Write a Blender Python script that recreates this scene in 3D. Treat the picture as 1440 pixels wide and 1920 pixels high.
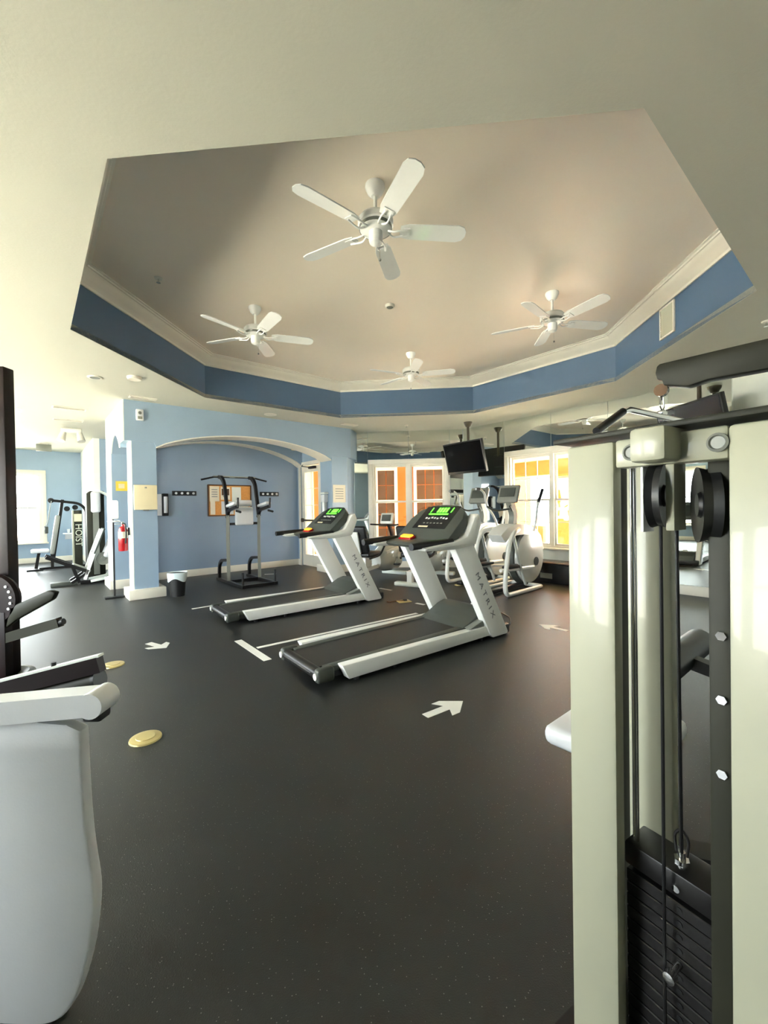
import bpy, bmesh, math, random
from mathutils import Vector, Matrix
random.seed(7)
for o in list(bpy.data.objects): bpy.data.objects.remove(o, do_unlink=True)
SC = bpy.context.scene
COL = SC.collection
R = math.radians
# ------------------------------------------------------------------ camera
FPX = 789.4; PIT = R(0.62); ROLL = R(-0.91); CAMZ = 1.35; CEIL = 3.05; TRAY = 3.69
cp, sp, cr, sr = math.cos(PIT), math.sin(PIT), math.cos(ROLL), math.sin(ROLL)
RC = Matrix(((1, 0, 0), (0, cp, -sp), (0, sp, cp))) @ Matrix(((cr, -sr, 0), (sr, cr, 0), (0, 0, 1)))
def w3(v): return Vector((v[0], v[2], v[1]))           # (right, up, forward) -> (x, y, z)
cam_d = bpy.data.cameras.new('camera'); cam = bpy.data.objects.new('camera', cam_d); COL.objects.link(cam)
rx_, up_, fw_ = w3(RC @ Vector((1, 0, 0))), w3(RC @ Vector((0, 1, 0))), w3(RC @ Vector((0, 0, 1)))
cam.matrix_world = Matrix(((rx_.x, up_.x, -fw_.x, 0), (rx_.y, up_.y, -fw_.y, 0), (rx_.z, up_.z, -fw_.z, CAMZ), (0, 0, 0, 1)))
cam_d.sensor_fit = 'VERTICAL'; cam_d.sensor_height = 36; cam_d.lens = 36 * FPX / 1920
cam_d.clip_start = 0.02; cam_d.clip_end = 300
SC.camera = cam
def ray(px, py): return w3(RC @ Vector(((px - 720) / FPX, -(py - 960) / FPX, 1.0)))
def atz(px, py, z):
    d = ray(px, py); t = (z - CAMZ) / d.z; return Vector((d.x * t, d.y * t, z))
# ------------------------------------------------------------------ world, exposure
SC.view_settings.view_transform = 'Standard'; SC.view_settings.look = 'None'
SC.view_settings.gamma = 1; SC.view_settings.use_curve_mapping = False
SC.view_settings.exposure = 2.1
wd = bpy.data.worlds.new('sky'); SC.world = wd; wd.use_nodes = True
wn = wd.node_tree.nodes; bgn = wn['Background']
bgn.inputs[0].default_value = (0.93, 0.97, 1.0, 1); bgn.inputs[1].default_value = 7.0
sn = bpy.data.lights.new('sun', 'SUN'); sn.energy = 26; sn.angle = R(1.0); sn.color = (1.0, 0.95, 0.86)
so = bpy.data.objects.new('sun', sn); COL.objects.link(so)
so.rotation_euler = Vector((-0.30, 0.36, -0.88)).to_track_quat('-Z', 'Y').to_euler()
# ------------------------------------------------------------------ materials
def lin(c): return tuple(((v / 255) / 12.92 if v / 255 <= 0.04045 else ((v / 255 + 0.055) / 1.055) ** 2.4) for v in c)
MATS = {}
def mat(name, rgb, rough=0.5, metal=0.0, spec=0.5, var=0.04, scale=6.0, bump=0.0, bscale=200.0, coat=0.0, emit=None, es=0.0):
    if name in MATS: return MATS[name]
    m = bpy.data.materials.new(name); m.use_nodes = True; nt = m.node_tree; b = nt.nodes['Principled BSDF']
    c = lin(rgb)
    tc = nt.nodes.new('ShaderNodeTexCoord'); nz = nt.nodes.new('ShaderNodeTexNoise'); nz.inputs['Scale'].default_value = scale
    nz.inputs['Detail'].default_value = 3
    nt.links.new(tc.outputs['Object'], nz.inputs['Vector'])
    rp = nt.nodes.new('ShaderNodeValToRGB')
    rp.color_ramp.elements[0].position = 0.3; rp.color_ramp.elements[1].position = 0.7
    rp.color_ramp.elements[0].color = (*[max(0, v * (1 - var)) for v in c], 1)
    rp.color_ramp.elements[1].color = (*[min(1, v * (1 + var)) for v in c], 1)
    nt.links.new(nz.outputs['Fac'], rp.inputs['Fac']); nt.links.new(rp.outputs['Color'], b.inputs['Base Color'])
    b.inputs['Roughness'].default_value = rough; b.inputs['Metallic'].default_value = metal
    b.inputs['Specular IOR Level'].default_value = spec; b.inputs['Coat Weight'].default_value = coat
    if emit:
        b.inputs['Emission Color'].default_value = (*lin(emit), 1); b.inputs['Emission Strength'].default_value = es
    if bump:
        n2 = nt.nodes.new('ShaderNodeTexNoise'); n2.inputs['Scale'].default_value = bscale; n2.inputs['Detail'].default_value = 4
        bp = nt.nodes.new('ShaderNodeBump'); bp.inputs['Strength'].default_value = bump; bp.inputs['Distance'].default_value = 0.01
        nt.links.new(tc.outputs['Object'], n2.inputs['Vector']); nt.links.new(n2.outputs['Fac'], bp.inputs['Height'])
        nt.links.new(bp.outputs['Normal'], b.inputs['Normal'])
    MATS[name] = m; return m
M_BLUE = mat('blue_wall_paint', (148, 169, 190), 0.32, bump=0.06, bscale=90, scale=1.5)
M_BLUEG = mat('blue_gloss_paint', (144, 163, 186), 0.10, bump=0.015, bscale=6, scale=1.0, coat=0.8)
M_TRAYB = mat('shaded_blue_band_paint', (80, 105, 134), 0.4, bump=0.05, bscale=90, scale=1.5)  # wall blue with the tray's shade put into the colour
M_CEIL = mat('cream_ceiling_texture', (194, 193, 179), 0.7, bump=0.1, bscale=60, scale=0.6, var=0.02)
M_TRAY = mat('beige_ceiling_paint', (241, 229, 212), 0.38, bump=0.03, bscale=60, scale=0.6, var=0.02)
M_WHITE = mat('white_trim_paint', (224, 219, 206), 0.4, var=0.02)
M_PALE = mat('pale_wall_paint', (228, 233, 226), 0.45, var=0.02, bump=0.06, bscale=90)
M_CREAMP = mat('cream_shroud_paint', (166, 166, 145), 0.35, var=0.02, coat=0.2)
M_STEEL = mat('white_powder_coat', (244, 244, 240), 0.3, var=0.02, coat=0.3)
M_SILVER = mat('silver_plastic', (204, 207, 203), 0.28, metal=0.1, var=0.04, coat=0.4)
M_CHROME = mat('chrome', (225, 225, 225), 0.12, metal=1.0, var=0.01)
M_BLACK = mat('black_plastic', (24, 24, 25), 0.42, var=0.1)
M_BLKM = mat('black_steel', (32, 30, 30), 0.32, metal=0.2, var=0.1)
M_MAROON = mat('dark_maroon_steel', (24, 11, 13), 0.42, spec=0.25, var=0.1)
M_OLIVE = mat('dark_olive_steel', (42, 42, 32), 0.5, spec=0.25, var=0.08)
M_GREY = mat('dark_grey_plastic', (72, 76, 70), 0.45, var=0.06)
M_MID = mat('mid_grey_plastic', (128, 130, 122), 0.4, var=0.05)
M_VINYL = mat('white_vinyl', (222, 224, 227), 0.38, var=0.02, bump=0.04, bscale=150)
M_GVINYL = mat('grey_vinyl', (150, 152, 146), 0.45, var=0.04)
M_BELT = mat('running_belt', (40, 41, 40), 0.5, bump=0.2, bscale=300, var=0.15, scale=40)
M_RED = mat('red_enamel', (176, 24, 28), 0.25, coat=0.5)
M_SCREEN = mat('dark_screen_glass', (8, 6, 7), 0.2, spec=0.15, var=0.02)
M_NAVY = mat('dark_navy_screen', (14, 18, 34), 0.2, spec=0.15, var=0.02)
M_PAPER = mat('paper', (238, 228, 206), 0.7, var=0.02)
M_CREAMB = mat('cream_board', (232, 218, 180), 0.6, var=0.02)
M_YELLOW = mat('yellow_sign', (238, 206, 74), 0.6)
M_CORK = mat('orange_cork', (226, 158, 84), 0.8, var=0.12, scale=60)
M_TAPE = mat('white_floor_tape', (240, 240, 236), 0.5, var=0.03)
M_BRASS = mat('brass_floor_plate', (208, 190, 130), 0.35, metal=0.5, var=0.06)
M_ORANGE = mat('orange_stucco', (206, 106, 36), 0.8, bump=0.3, bscale=40, var=0.06)
M_YELST = mat('cream_stucco', (244, 222, 168), 0.8, bump=0.3, bscale=40, var=0.04)
M_BROWN = mat('brown_tinted_glass', (98, 70, 48), 0.12, var=0.2, scale=2)
M_GREEN = mat('green_led', (20, 60, 12), 0.4, emit=(70, 255, 40), es=2.2)
M_AMBER = mat('amber_stop_button', (240, 150, 40), 0.35, emit=(255, 150, 40), es=0.5)
M_LAMP = mat('downlight_lens', (250, 248, 238), 0.4, emit=(255, 244, 222), es=1.2)
M_LETTER = mat('grey_lettering', (126, 128, 132), 0.4)
M_LETW = mat('pale_lettering', (206, 208, 190), 0.5)
M_CONC = mat('pale_concrete', (214, 206, 190), 0.8, bump=0.1, bscale=30, var=0.08)
M_LEAF = mat('green_leaf', (70, 110, 44), 0.5, var=0.25, scale=20)
M_RUBBERB = mat('blue_liner_bag', (214, 228, 232), 0.35)
M_BRONZE = mat('bronze_pole', (74, 66, 52), 0.35, metal=0.4)
def mirror_mat():
    m = bpy.data.materials.new('mirror_glass'); m.use_nodes = True; b = m.node_tree.nodes['Principled BSDF']
    b.inputs['Base Color'].default_value = (0.80, 0.84, 0.80, 1); b.inputs['Metallic'].default_value = 1; b.inputs['Roughness'].default_value = 0.0
    return m
M_MIRROR = mirror_mat()
def glass_mat():
    m = bpy.data.materials.new('window_glass'); m.use_nodes = True; nt = m.node_tree
    for n in list(nt.nodes):
        if n.type != 'OUTPUT_MATERIAL': nt.nodes.remove(n)
    out = [n for n in nt.nodes if n.type == 'OUTPUT_MATERIAL'][0]
    t = nt.nodes.new('ShaderNodeBsdfTransparent'); t.inputs[0].default_value = (0.96, 0.98, 0.97, 1)
    g = nt.nodes.new('ShaderNodeBsdfGlossy'); g.inputs['Roughness'].default_value = 0.02
    f = nt.nodes.new('ShaderNodeValue'); f.outputs[0].default_value = 0.05
    x = nt.nodes.new('ShaderNodeMixShader')
    nt.links.new(f.outputs[0], x.inputs[0]); nt.links.new(t.outputs[0], x.inputs[1]); nt.links.new(g.outputs[0], x.inputs[2])
    nt.links.new(x.outputs[0], out.inputs[0]); return m
M_GLASS = glass_mat()
def floor_mat():
    m = bpy.data.materials.new('speckled_rubber_floor'); m.use_nodes = True; nt = m.node_tree; b = nt.nodes['Principled BSDF']
    tc = nt.nodes.new('ShaderNodeTexCoord'); v = nt.nodes.new('ShaderNodeTexVoronoi'); v.inputs['Scale'].default_value = 85
    nt.links.new(tc.outputs['Object'], v.inputs['Vector'])
    r = nt.nodes.new('ShaderNodeValToRGB'); r.color_ramp.interpolation = 'CONSTANT'
    r.color_ramp.elements[0].color = (1, 1, 1, 1); r.color_ramp.elements[1].position = 0.13; r.color_ramp.elements[1].color = (0, 0, 0, 1)
    nt.links.new(v.outputs['Distance'], r.inputs['Fac'])
    w = nt.nodes.new('ShaderNodeTexWhiteNoise'); nt.links.new(v.outputs['Position'], w.inputs['Vector'])
    gt = nt.nodes.new('ShaderNodeMath'); gt.operation = 'GREATER_THAN'; gt.inputs[1].default_value = 0.62
    nt.links.new(w.outputs['Value'], gt.inputs[0])
    mu = nt.nodes.new('ShaderNodeMath'); mu.operation = 'MULTIPLY'
    nt.links.new(r.outputs['Color'], mu.inputs[0]); nt.links.new(gt.outputs[0], mu.inputs[1])
    nz = nt.nodes.new('ShaderNodeTexNoise'); nz.inputs['Scale'].default_value = 2.2; nz.inputs['Detail'].default_value = 6
    nt.links.new(tc.outputs['Object'], nz.inputs['Vector'])
    rp = nt.nodes.new('ShaderNodeValToRGB'); rp.color_ramp.elements[0].color = (0.012, 0.0125, 0.0112, 1); rp.color_ramp.elements[1].color = (0.019, 0.0192, 0.017, 1)
    nt.links.new(nz.outputs['Fac'], rp.inputs['Fac'])
    mx = nt.nodes.new('ShaderNodeMixRGB'); nt.links.new(mu.outputs[0], mx.inputs[0]); nt.links.new(rp.outputs['Color'], mx.inputs[1])
    mx.inputs[2].default_value = (0.17, 0.175, 0.16, 1); nt.links.new(mx.outputs[0], b.inputs['Base Color'])
    b.inputs['Roughness'].default_value = 0.42; b.inputs['Specular IOR Level'].default_value = 0.6
    n2 = nt.nodes.new('ShaderNodeTexNoise'); n2.inputs['Scale'].default_value = 240; nt.links.new(tc.outputs['Object'], n2.inputs['Vector'])
    bp = nt.nodes.new('ShaderNodeBump'); bp.inputs['Strength'].default_value = 0.25; bp.inputs['Distance'].default_value = 0.004
    nt.links.new(n2.outputs['Fac'], bp.inputs['Height']); nt.links.new(bp.outputs['Normal'], b.inputs['Normal'])
    return m
M_FLOOR = floor_mat()
# ------------------------------------------------------------------ mesh helpers
V = Vector
def B(): return bmesh.new()
def merge(bm, t, M=None):
    if M is not None: bmesh.ops.transform(t, matrix=M, verts=t.verts)
    me = bpy.data.meshes.new('tmp'); t.to_mesh(me); t.free(); bm.from_mesh(me); bpy.data.meshes.remove(me); return bm
def RX(a): return Matrix.Rotation(a, 4, 'X')
def RY(a): return Matrix.Rotation(a, 4, 'Y')
def RZ(a): return Matrix.Rotation(a, 4, 'Z')
def box(bm, c, s, M=None, bev=0.0, seg=2):
    t = bmesh.new(); bmesh.ops.create_cube(t, size=1)
    bmesh.ops.scale(t, vec=V(s), verts=t.verts)
    if bev: bmesh.ops.bevel(t, geom=t.edges[:], offset=min(bev, min(s) * 0.49), segments=seg, affect='EDGES', profile=0.5)
    T = Matrix.Translation(V(c))
    return merge(bm, t, T @ M if M is not None else T)
def axisM(p, q):
    d = (V(q) - V(p)); z = d.normalized()
    x = z.cross(V((0, 0, 1)))
    if x.length < 1e-4: x = V((1, 0, 0))
    x.normalize(); y = z.cross(x)
    M = Matrix((x, y, z)).transposed().to_4x4(); M.translation = V(p); return M, d.length
def cyl(bm, p, q, r, r2=None, n=14):
    M, L = axisM(p, q); return lathe(bm, [(0, 0), (r, 0), (r if r2 is None else r2, L), (0, L)], M, n)
def lathe(bm, prof, M=None, n=24):
    M = M or Matrix.Identity(4); rings = []
    for (r, z) in prof:
        if r < 1e-6: rings.append([bm.verts.new(M @ V((0, 0, z)))])
        else: rings.append([bm.verts.new(M @ V((r * math.cos(2 * math.pi * k / n), r * math.sin(2 * math.pi * k / n), z))) for k in range(n)])
    for a, b in zip(rings, rings[1:]):
        for k in range(n):
            l = (k + 1) % n
            if len(a) == 1 and len(b) == 1: continue
            if len(a) == 1: bm.faces.new((a[0], b[k], b[l]))
            elif len(b) == 1: bm.faces.new((a[k], a[l], b[0]))
            else: bm.faces.new((a[k], a[l], b[l], b[k]))
    return bm
def fillet(pts, rad, seg=5):
    pts = [V(p) for p in pts]; out = [pts[0]]
    for a, b, c in zip(pts, pts[1:], pts[2:]):
        u, w = (a - b), (c - b); r = min(rad, u.length * 0.48, w.length * 0.48); p0, p1 = b + u.normalized() * r, b + w.normalized() * r
        for k in range(seg + 1):
            t = k / seg; out.append((1 - t) ** 2 * p0 + 2 * t * (1 - t) * b + t * t * p1)
    out.append(pts[-1]); return out
def tube(bm, pts, r, n=10, rad=0.0, prof=None, up=None):
    P = fillet(pts, rad) if rad else [V(p) for p in pts]
    pr = prof or [(r * math.cos(2 * math.pi * k / n), r * math.sin(2 * math.pi * k / n)) for k in range(n)]
    d0 = (P[1] - P[0]).normalized(); x = V(up) if up else d0.cross(V((0, 0, 1)))
    if x.length < 1e-3: x = V((1, 0, 0))
    rings = []
    for i, p in enumerate(P):
        d = ((P[i + 1] - p) if i == 0 else (p - P[i - 1]) if i == len(P) - 1 else (P[i + 1] - p).normalized() + (p - P[i - 1]).normalized()).normalized()
        x = (x - d * x.dot(d)).normalized(); y = d.cross(x)
        rings.append([bm.verts.new(p + x * a + y * b) for a, b in pr])
    m = len(pr)
    for a, b in zip(rings, rings[1:]):
        for k in range(m): bm.faces.new((a[k], a[(k + 1) % m], b[(k + 1) % m], b[k]))
    bm.faces.new(rings[0][::-1]); bm.faces.new(rings[-1]); return bm
def rect(a, b): return [(-a / 2, -b / 2), (a / 2, -b / 2), (a / 2, b / 2), (-a / 2, b / 2)]
def prism(bm, poly, f0, f1, bev=0.0):
    t = bmesh.new(); a = [t.verts.new(f0(*p)) for p in poly]; b = [t.verts.new(f1(*p)) for p in poly]; n = len(poly)
    t.faces.new(a); t.faces.new(b[::-1])
    for k in range(n): t.faces.new((a[k], b[k], b[(k + 1) % n], a[(k + 1) % n]))
    bmesh.ops.recalc_face_normals(t, faces=t.faces[:])
    if bev: bmesh.ops.bevel(t, geom=t.edges[:], offset=bev, segments=2, affect='EDGES', profile=0.5)
    return merge(bm, t)
def xz(poly, y0, y1, bm=None, bev=0.0): return prism(bm or B(), poly, lambda a, b: V((a, y0, b)), lambda a, b: V((a, y1, b)), bev)
def yz(poly, x0, x1, bm=None, bev=0.0): return prism(bm or B(), poly, lambda a, b: V((x0, a, b)), lambda a, b: V((x1, a, b)), bev)
def xy(poly, z0, z1, bm=None, bev=0.0): return prism(bm or B(), poly, lambda a, b: V((a, b, z0)), lambda a, b: V((a, b, z1)), bev)
def finish(name, bm, ang=32):
    bmesh.ops.recalc_face_normals(bm, faces=bm.faces[:])
    me = bpy.data.meshes.new(name); bm.to_mesh(me); bm.free()
    for p in me.polygons: p.use_smooth = True
    me.set_sharp_from_angle(angle=R(ang)); return me
def obj(name, bm, m, parent=None):
    me = bm if isinstance(bm, bpy.types.Mesh) else finish(name, bm)
    if not me.materials: me.materials.append(m)
    o = bpy.data.objects.new(name, me); COL.objects.link(o)
    if parent is not None: o.parent = parent
    return o
def tag(o, label, cat, group=None):
    o['label'] = label; o['category'] = cat
    if group: o['group'] = group
    return o
def thing(name, label, cat, loc=(0, 0, 0), rz=0.0, group=None):
    o = bpy.data.objects.new(name, None); COL.objects.link(o); o.empty_display_size = 0.1
    o.location = loc; o.rotation_euler = (0, 0, rz); return tag(o, label, cat, group)
def struct(name, bm, m):
    o = obj(name, bm, m); o['kind'] = 'structure'; return o
def sroot(name, loc=(0, 0, 0), rz=0.0):
    o = bpy.data.objects.new(name, None); COL.objects.link(o); o.location = loc; o.rotation_euler = (0, 0, rz); o['kind'] = 'structure'; return o
def dup(root, loc, rz, label, group=None):
    r = root.copy(); COL.objects.link(r); r.location = loc; r.rotation_euler = (0, 0, rz); r['label'] = label
    for ch in root.children:
        c = ch.copy(); COL.objects.link(c); c.parent = r
        for g in ch.children:
            d = g.copy(); COL.objects.link(d); d.parent = c
    return r
def text_mesh(s, size, depth=0.002):
    cu = bpy.data.curves.new('lettering', 'FONT'); cu.body = s; cu.size = size; cu.extrude = depth; cu.align_x = 'CENTER'; cu.align_y = 'CENTER'
    t = bpy.data.objects.new('lettering_tmp', cu); COL.objects.link(t)
    me = bpy.data.meshes.new_from_object(t.evaluated_get(bpy.context.evaluated_depsgraph_get()))
    bpy.data.objects.remove(t, do_unlink=True); bpy.data.curves.remove(cu); me.materials.clear(); me.name = 'lettering'; return me
# ------------------------------------------------------------------ plan of the place
A40 = R(40)
def e(deg): return V((math.cos(R(deg)), math.sin(R(deg))))
S0 = V((-3.9, 6.4))
def s2(u, w): return S0 + e(40) * u + e(130) * w
def s3(u, w, z): p = s2(u, w); return V((p.x, p.y, z))
def v3(p, z): return V((p[0], p[1], z))
MB0 = V((-0.69, 9.53)); MC = V((1.77, 9.313)); MD = V((4.77, 5.74)); RW = MD + e(-95) * 9.3
LA, LB = s2(-4.5, 7.4), s2(0, 7.4); LC, LD, LE = s2(0, 4.3), s2(2.0, 4.3), s2(2.0, 1.85)
LZ = s2(-4.5, -9.5)
OCT = V((0.18, 4.90)); OAP = 3.218 * math.cos(R(22.5))
def octp(ap, i): return OCT + e(-95 - 22.5 - 45 * i) * (ap / math.cos(R(22.5)))
OUT = [LA, LB, LC, LD, LE, s2(3.94, 1.85), s2(3.94, 0.45), MB0, MC, MD, RW, LZ]
# floor
bm = B(); bm.faces.new([bm.verts.new(v3(p, 0)) for p in OUT][::-1])
g = bmesh.ops.extrude_face_region(bm, geom=bm.faces[:]); bmesh.ops.translate(bm, vec=(0, 0, -0.1), verts=[x for x in g['geom'] if isinstance(x, bmesh.types.BMVert)])
struct('floor', bm, M_FLOOR)
# ceiling: lower slab with the octagonal opening
bm = B(); ov = [bm.verts.new(v3(p, CEIL)) for p in OUT]; iv = [bm.verts.new(v3(octp(OAP, i), CEIL)) for i in range(8)]
ed = [bm.edges.new((ov[i], ov[(i + 1) % len(ov)])) for i in range(len(ov))] + [bm.edges.new((iv[i], iv[(i + 1) % 8])) for i in range(8)]
bmesh.ops.triangle_fill(bm, use_beauty=True, use_dissolve=False, edges=ed)
g = bmesh.ops.extrude_face_region(bm, geom=bm.faces[:]); bmesh.ops.translate(bm, vec=(0, 0, 0.06), verts=[x for x in g['geom'] if isinstance(x, bmesh.types.BMVert)])
struct('ceiling', bm, M_CEIL)
bm = B()
for i in range(8):
    p, q, P, Q = octp(OAP, i), octp(OAP, i + 1), octp(OAP + 0.1, i), octp(OAP + 0.1, i + 1)
    prism(bm, [(0, 0), (1, 0), (1, 1), (0, 1)], lambda a, b, p=p, q=q, P=P, Q=Q: v3((p.lerp(q, a)).lerp(P.lerp(Q, a), b), CEIL + 0.004), lambda a, b, p=p, q=q, P=P, Q=Q: v3((p.lerp(q, a)).lerp(P.lerp(Q, a), b), TRAY))
struct('wall_tray', bm, M_TRAYB)
struct('ceiling_tray', xy([tuple(octp(OAP + 0.1, i)) for i in range(8)], TRAY, TRAY + 0.06), M_TRAY)
bm = B(); rings = []
for ins, z in [(0, 3.535), (0.016, 3.535), (0.02, 3.56), (0.035, 3.575), (0.06, 3.59), (0.10, 3.63), (0.125, 3.66), (0.14, 3.662), (0.145, 3.675), (0.165, 3.68), (0.165, TRAY)]:
    rings.append([bm.verts.new(v3(octp(OAP - ins, i), z)) for i in range(8)])
for a, b in zip(rings, rings[1:]):
    for k in range(8): bm.faces.new((a[k], a[(k + 1) % 8], b[(k + 1) % 8], b[k]))
struct('trim_crown', bm, M_WHITE)
# walls: interior lies to the right of p -> q
def wall(name, p, q, m, holes=(), z0=0.0, z1=CEIL, th=0.12):
    d = (q - p); L = d.length; d.normalize(); n = V((-d.y, d.x)); bm = B()
    def blk(a, b, c, f):
        if b - a < 1e-3 or f - c < 1e-3: return
        prism(bm, [(a, 0), (b, 0), (b, th), (a, th)], lambda x, y: v3(p + d * x + n * y, c), lambda x, y: v3(p + d * x + n * y, f))
    x = 0
    for (a, b, c, f) in sorted(holes):
        blk(x, a, z0, z1); blk(a, b, z0, c); blk(a, b, f, z1); x = b
    blk(x, L, z0, z1); return struct(name, bm, m)
def lrange(p, q): return (q - p).length
def baseboard(name, p, q, h=0.14, th=0.02, gaps=()):
    d = (q - p); L = d.length; d.normalize(); n = V((d.y, -d.x)); bm = B(); x = 0
    for a, b in list(gaps) + [(L, L)]:
        if a - x > 0.01: prism(bm, [(x, 0), (a, 0), (a, th), (x, th)], lambda u, v: v3(p + d * u + n * v, 0), lambda u, v: v3(p + d * u + n * v, h), 0.004)
        x = b
    return struct(name, bm, M_WHITE)
def portal(p, d, n, a, b, z0, z1):
    l = bpy.data.lights.new('window_portal', 'AREA'); l.shape = 'RECTANGLE'; l.size = b - a; l.size_y = z1 - z0; l.cycles.is_portal = True
    o = bpy.data.objects.new('window_portal', l); COL.objects.link(o)
    c = p + d * ((a + b) / 2) + n * 0.11
    y = V((0, 0, 1)); zz = V((n.x, n.y, 0)); x = y.cross(zz)
    o.matrix_world = Matrix(((x.x, y.x, zz.x, c.x), (x.y, y.y, zz.y, c.y), (x.z, y.z, zz.z, (z0 + z1) / 2), (0, 0, 0, 1)))
WN = [0]
def window(p, q, a, b, z0, z1, cols=3, rows=2, units=1, mh=True, blinds=False):
    """double-hung window with casing, sashes and muntins in the hole a..b, z0..z1 of the wall p -> q"""
    WN[0] += 1; d = (q - p).normalized(); n = V((-d.y, d.x)); r = sroot('window_%d' % WN[0])
    r.matrix_world = Matrix(((d.x, n.x, 0, p.x), (d.y, n.y, 0, p.y), (0, 0, 1, 0), (0, 0, 0, 1)))
    bm = B(); c = 0.09
    box(bm, ((a + b) / 2, -0.012, z1 + c / 2), (b - a + 2 * c, 0.03, c), bev=0.006); box(bm, (a - c / 2, -0.012, (z0 + z1) / 2), (c, 0.03, z1 - z0), bev=0.006)
    box(bm, (b + c / 2, -0.012, (z0 + z1) / 2), (c, 0.03, z1 - z0), bev=0.006)
    obj('window_casing', bm, M_WHITE, r)
    bm = B(); box(bm, ((a + b) / 2, -0.03, z0 - 0.02), (b - a + 2 * c + 0.06, 0.10, 0.04), bev=0.008); obj('window_sill', bm, M_WHITE, r)
    uw = (b - a) / units
    for k in range(units):
        x0, x1 = a + k * uw, a + (k + 1) * uw; bm = B(); j = 0.035
        for xx in (x0 + j / 2, x1 - j / 2): box(bm, (xx, 0.055, (z0 + z1) / 2), (j, 0.10, z1 - z0))
        for zz in (z0 + j / 2, z1 - j / 2): box(bm, ((x0 + x1) / 2, 0.055, zz), (x1 - x0 - 2 * j, 0.10, j))
        obj('window_frame', bm, M_WHITE, r)
        zm = (z0 + z1) / 2
        for (s0, s1, yy) in ((zm - 0.02, z1 - j, 0.075), (z0 + j, zm + 0.02, 0.045)):
            bm = B(); X0, X1, f = x0 + j, x1 - j, 0.04
            for xx in (X0 + f / 2, X1 - f / 2): box(bm, (xx, yy, (s0 + s1) / 2), (f, 0.028, s1 - s0))
            for zz in (s0 + f / 2, s1 - f / 2): box(bm, ((X0 + X1) / 2, yy, zz), (X1 - X0 - 2 * f, 0.028, f))
            sa = obj('sash', bm, M_WHITE, r)
            bm = B(); box(bm, ((X0 + X1) / 2, yy, (s0 + s1) / 2), (X1 - X0 - 2 * f, 0.004, s1 - s0 - 2 * f)); obj('pane', bm, M_GLASS, sa)
            if mh:
                for i in range(1, cols):
                    bm = B(); box(bm, (X0 + f + (X1 - X0 - 2 * f) * i / cols, yy, (s0 + s1) / 2), (0.014, 0.014, s1 - s0 - 2 * f)); obj('muntin', bm, M_WHITE, sa)
                for i in range(1, rows):
                    bm = B(); box(bm, ((X0 + X1) / 2, yy, s0 + f + (s1 - s0 - 2 * f) * i / rows), (X1 - X0 - 2 * f, 0.014, 0.014)); obj('muntin', bm, M_WHITE, sa)
    portal(p, d, n, a, b, z0, z1)
    return r
# far wing at the left
holes = [(2.4, 3.62, 0.55, 2.42), (0.5, 1.7, 0.55, 2.42)]
wall('wall_far', LA, LB, M_BLUE, holes); baseboard('baseboard_far', LA, LB)
for h in holes: window(LA, LB, *h, mh=False)
wall('wall_wing', LB, LC, M_PALE); wall('wall_recess', LC + e(40) * 0.121, LD, M_BLUE); wall('wall_recess_end', LD, LE, M_BLUE)
baseboard('baseboard_wing', LB, LC); baseboard('baseboard_recess', LC, LD)
LW = [(3.9 + 2.3 * k, 5.6 + 2.3 * k, 0.55, 2.55) for k in range(4)]  # out-of-view windows; the nearest one is added to brighten the foreground
wall('wall_left', LZ, LA, M_BLUE, LW); baseboard('baseboard_left', LZ, LA)
for h in LW: window(LZ, LA, *h, mh=False)
wall('wall_rear', RW, LZ, M_PALE); baseboard('baseboard_rear', RW, LZ)
wall('wall_right', MD, RW, M_PALE); baseboard('baseboard_right', MD, RW)
# mirrored back wall and diagonal wall
KH = [(0.44, 2.08, 0.62, 2.33)]
wall('wall_back', MB0, MC, M_BLUE, KH); window(MB0, MC, 0.44, 2.08, 0.62, 2.33, cols=1, rows=1, units=2, mh=False)
DH = [(1.15, 2.95, 0.56, 2.33)]
wall('wall_diagonal', MC, MD, M_PALE, DH); window(MC, MD, 1.15, 2.95, 0.56, 2.33, cols=3, rows=2, units=2)
def mirrors(name, p, q, strips):
    d = (q - p).normalized(); n = V((-d.y, d.x)); r = sroot(name)
    r.matrix_world = Matrix(((d.x, n.x, 0, p.x), (d.y, n.y, 0, p.y), (0, 0, 1, 0), (0, 0, 0, 1)))
    for a, b, c, f in strips:
        bm = B(); box(bm, ((a + b) / 2, -0.004, (c + f) / 2), (b - a - 0.004, 0.006, f - c - 0.002), bev=0.002, seg=1); obj('mirror_pane', bm, M_MIRROR, r)
Lk = lrange(MB0, MC); Ld = lrange(MC, MD)
mirrors('trim_mirror_back', MB0, MC, [(0.01, 0.345, 0.14, CEIL), (0.345, 1.26, 2.425, CEIL), (1.26, 2.175, 2.425, CEIL), (2.175, Lk - 0.005, 0.14, CEIL)])
mirrors('trim_mirror_diagonal', MC, MD, [(0.008, 1.055, 0.14, CEIL), (1.055, 2.05, 2.425, CEIL), (2.05, 3.045, 2.425, CEIL), (3.045, 3.9, 0.14, CEIL), (3.9, Ld - 0.01, 0.14, CEIL)])
baseboard('baseboard_back', MB0, MC); baseboard('baseboard_diagonal', MC, MD)
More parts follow.
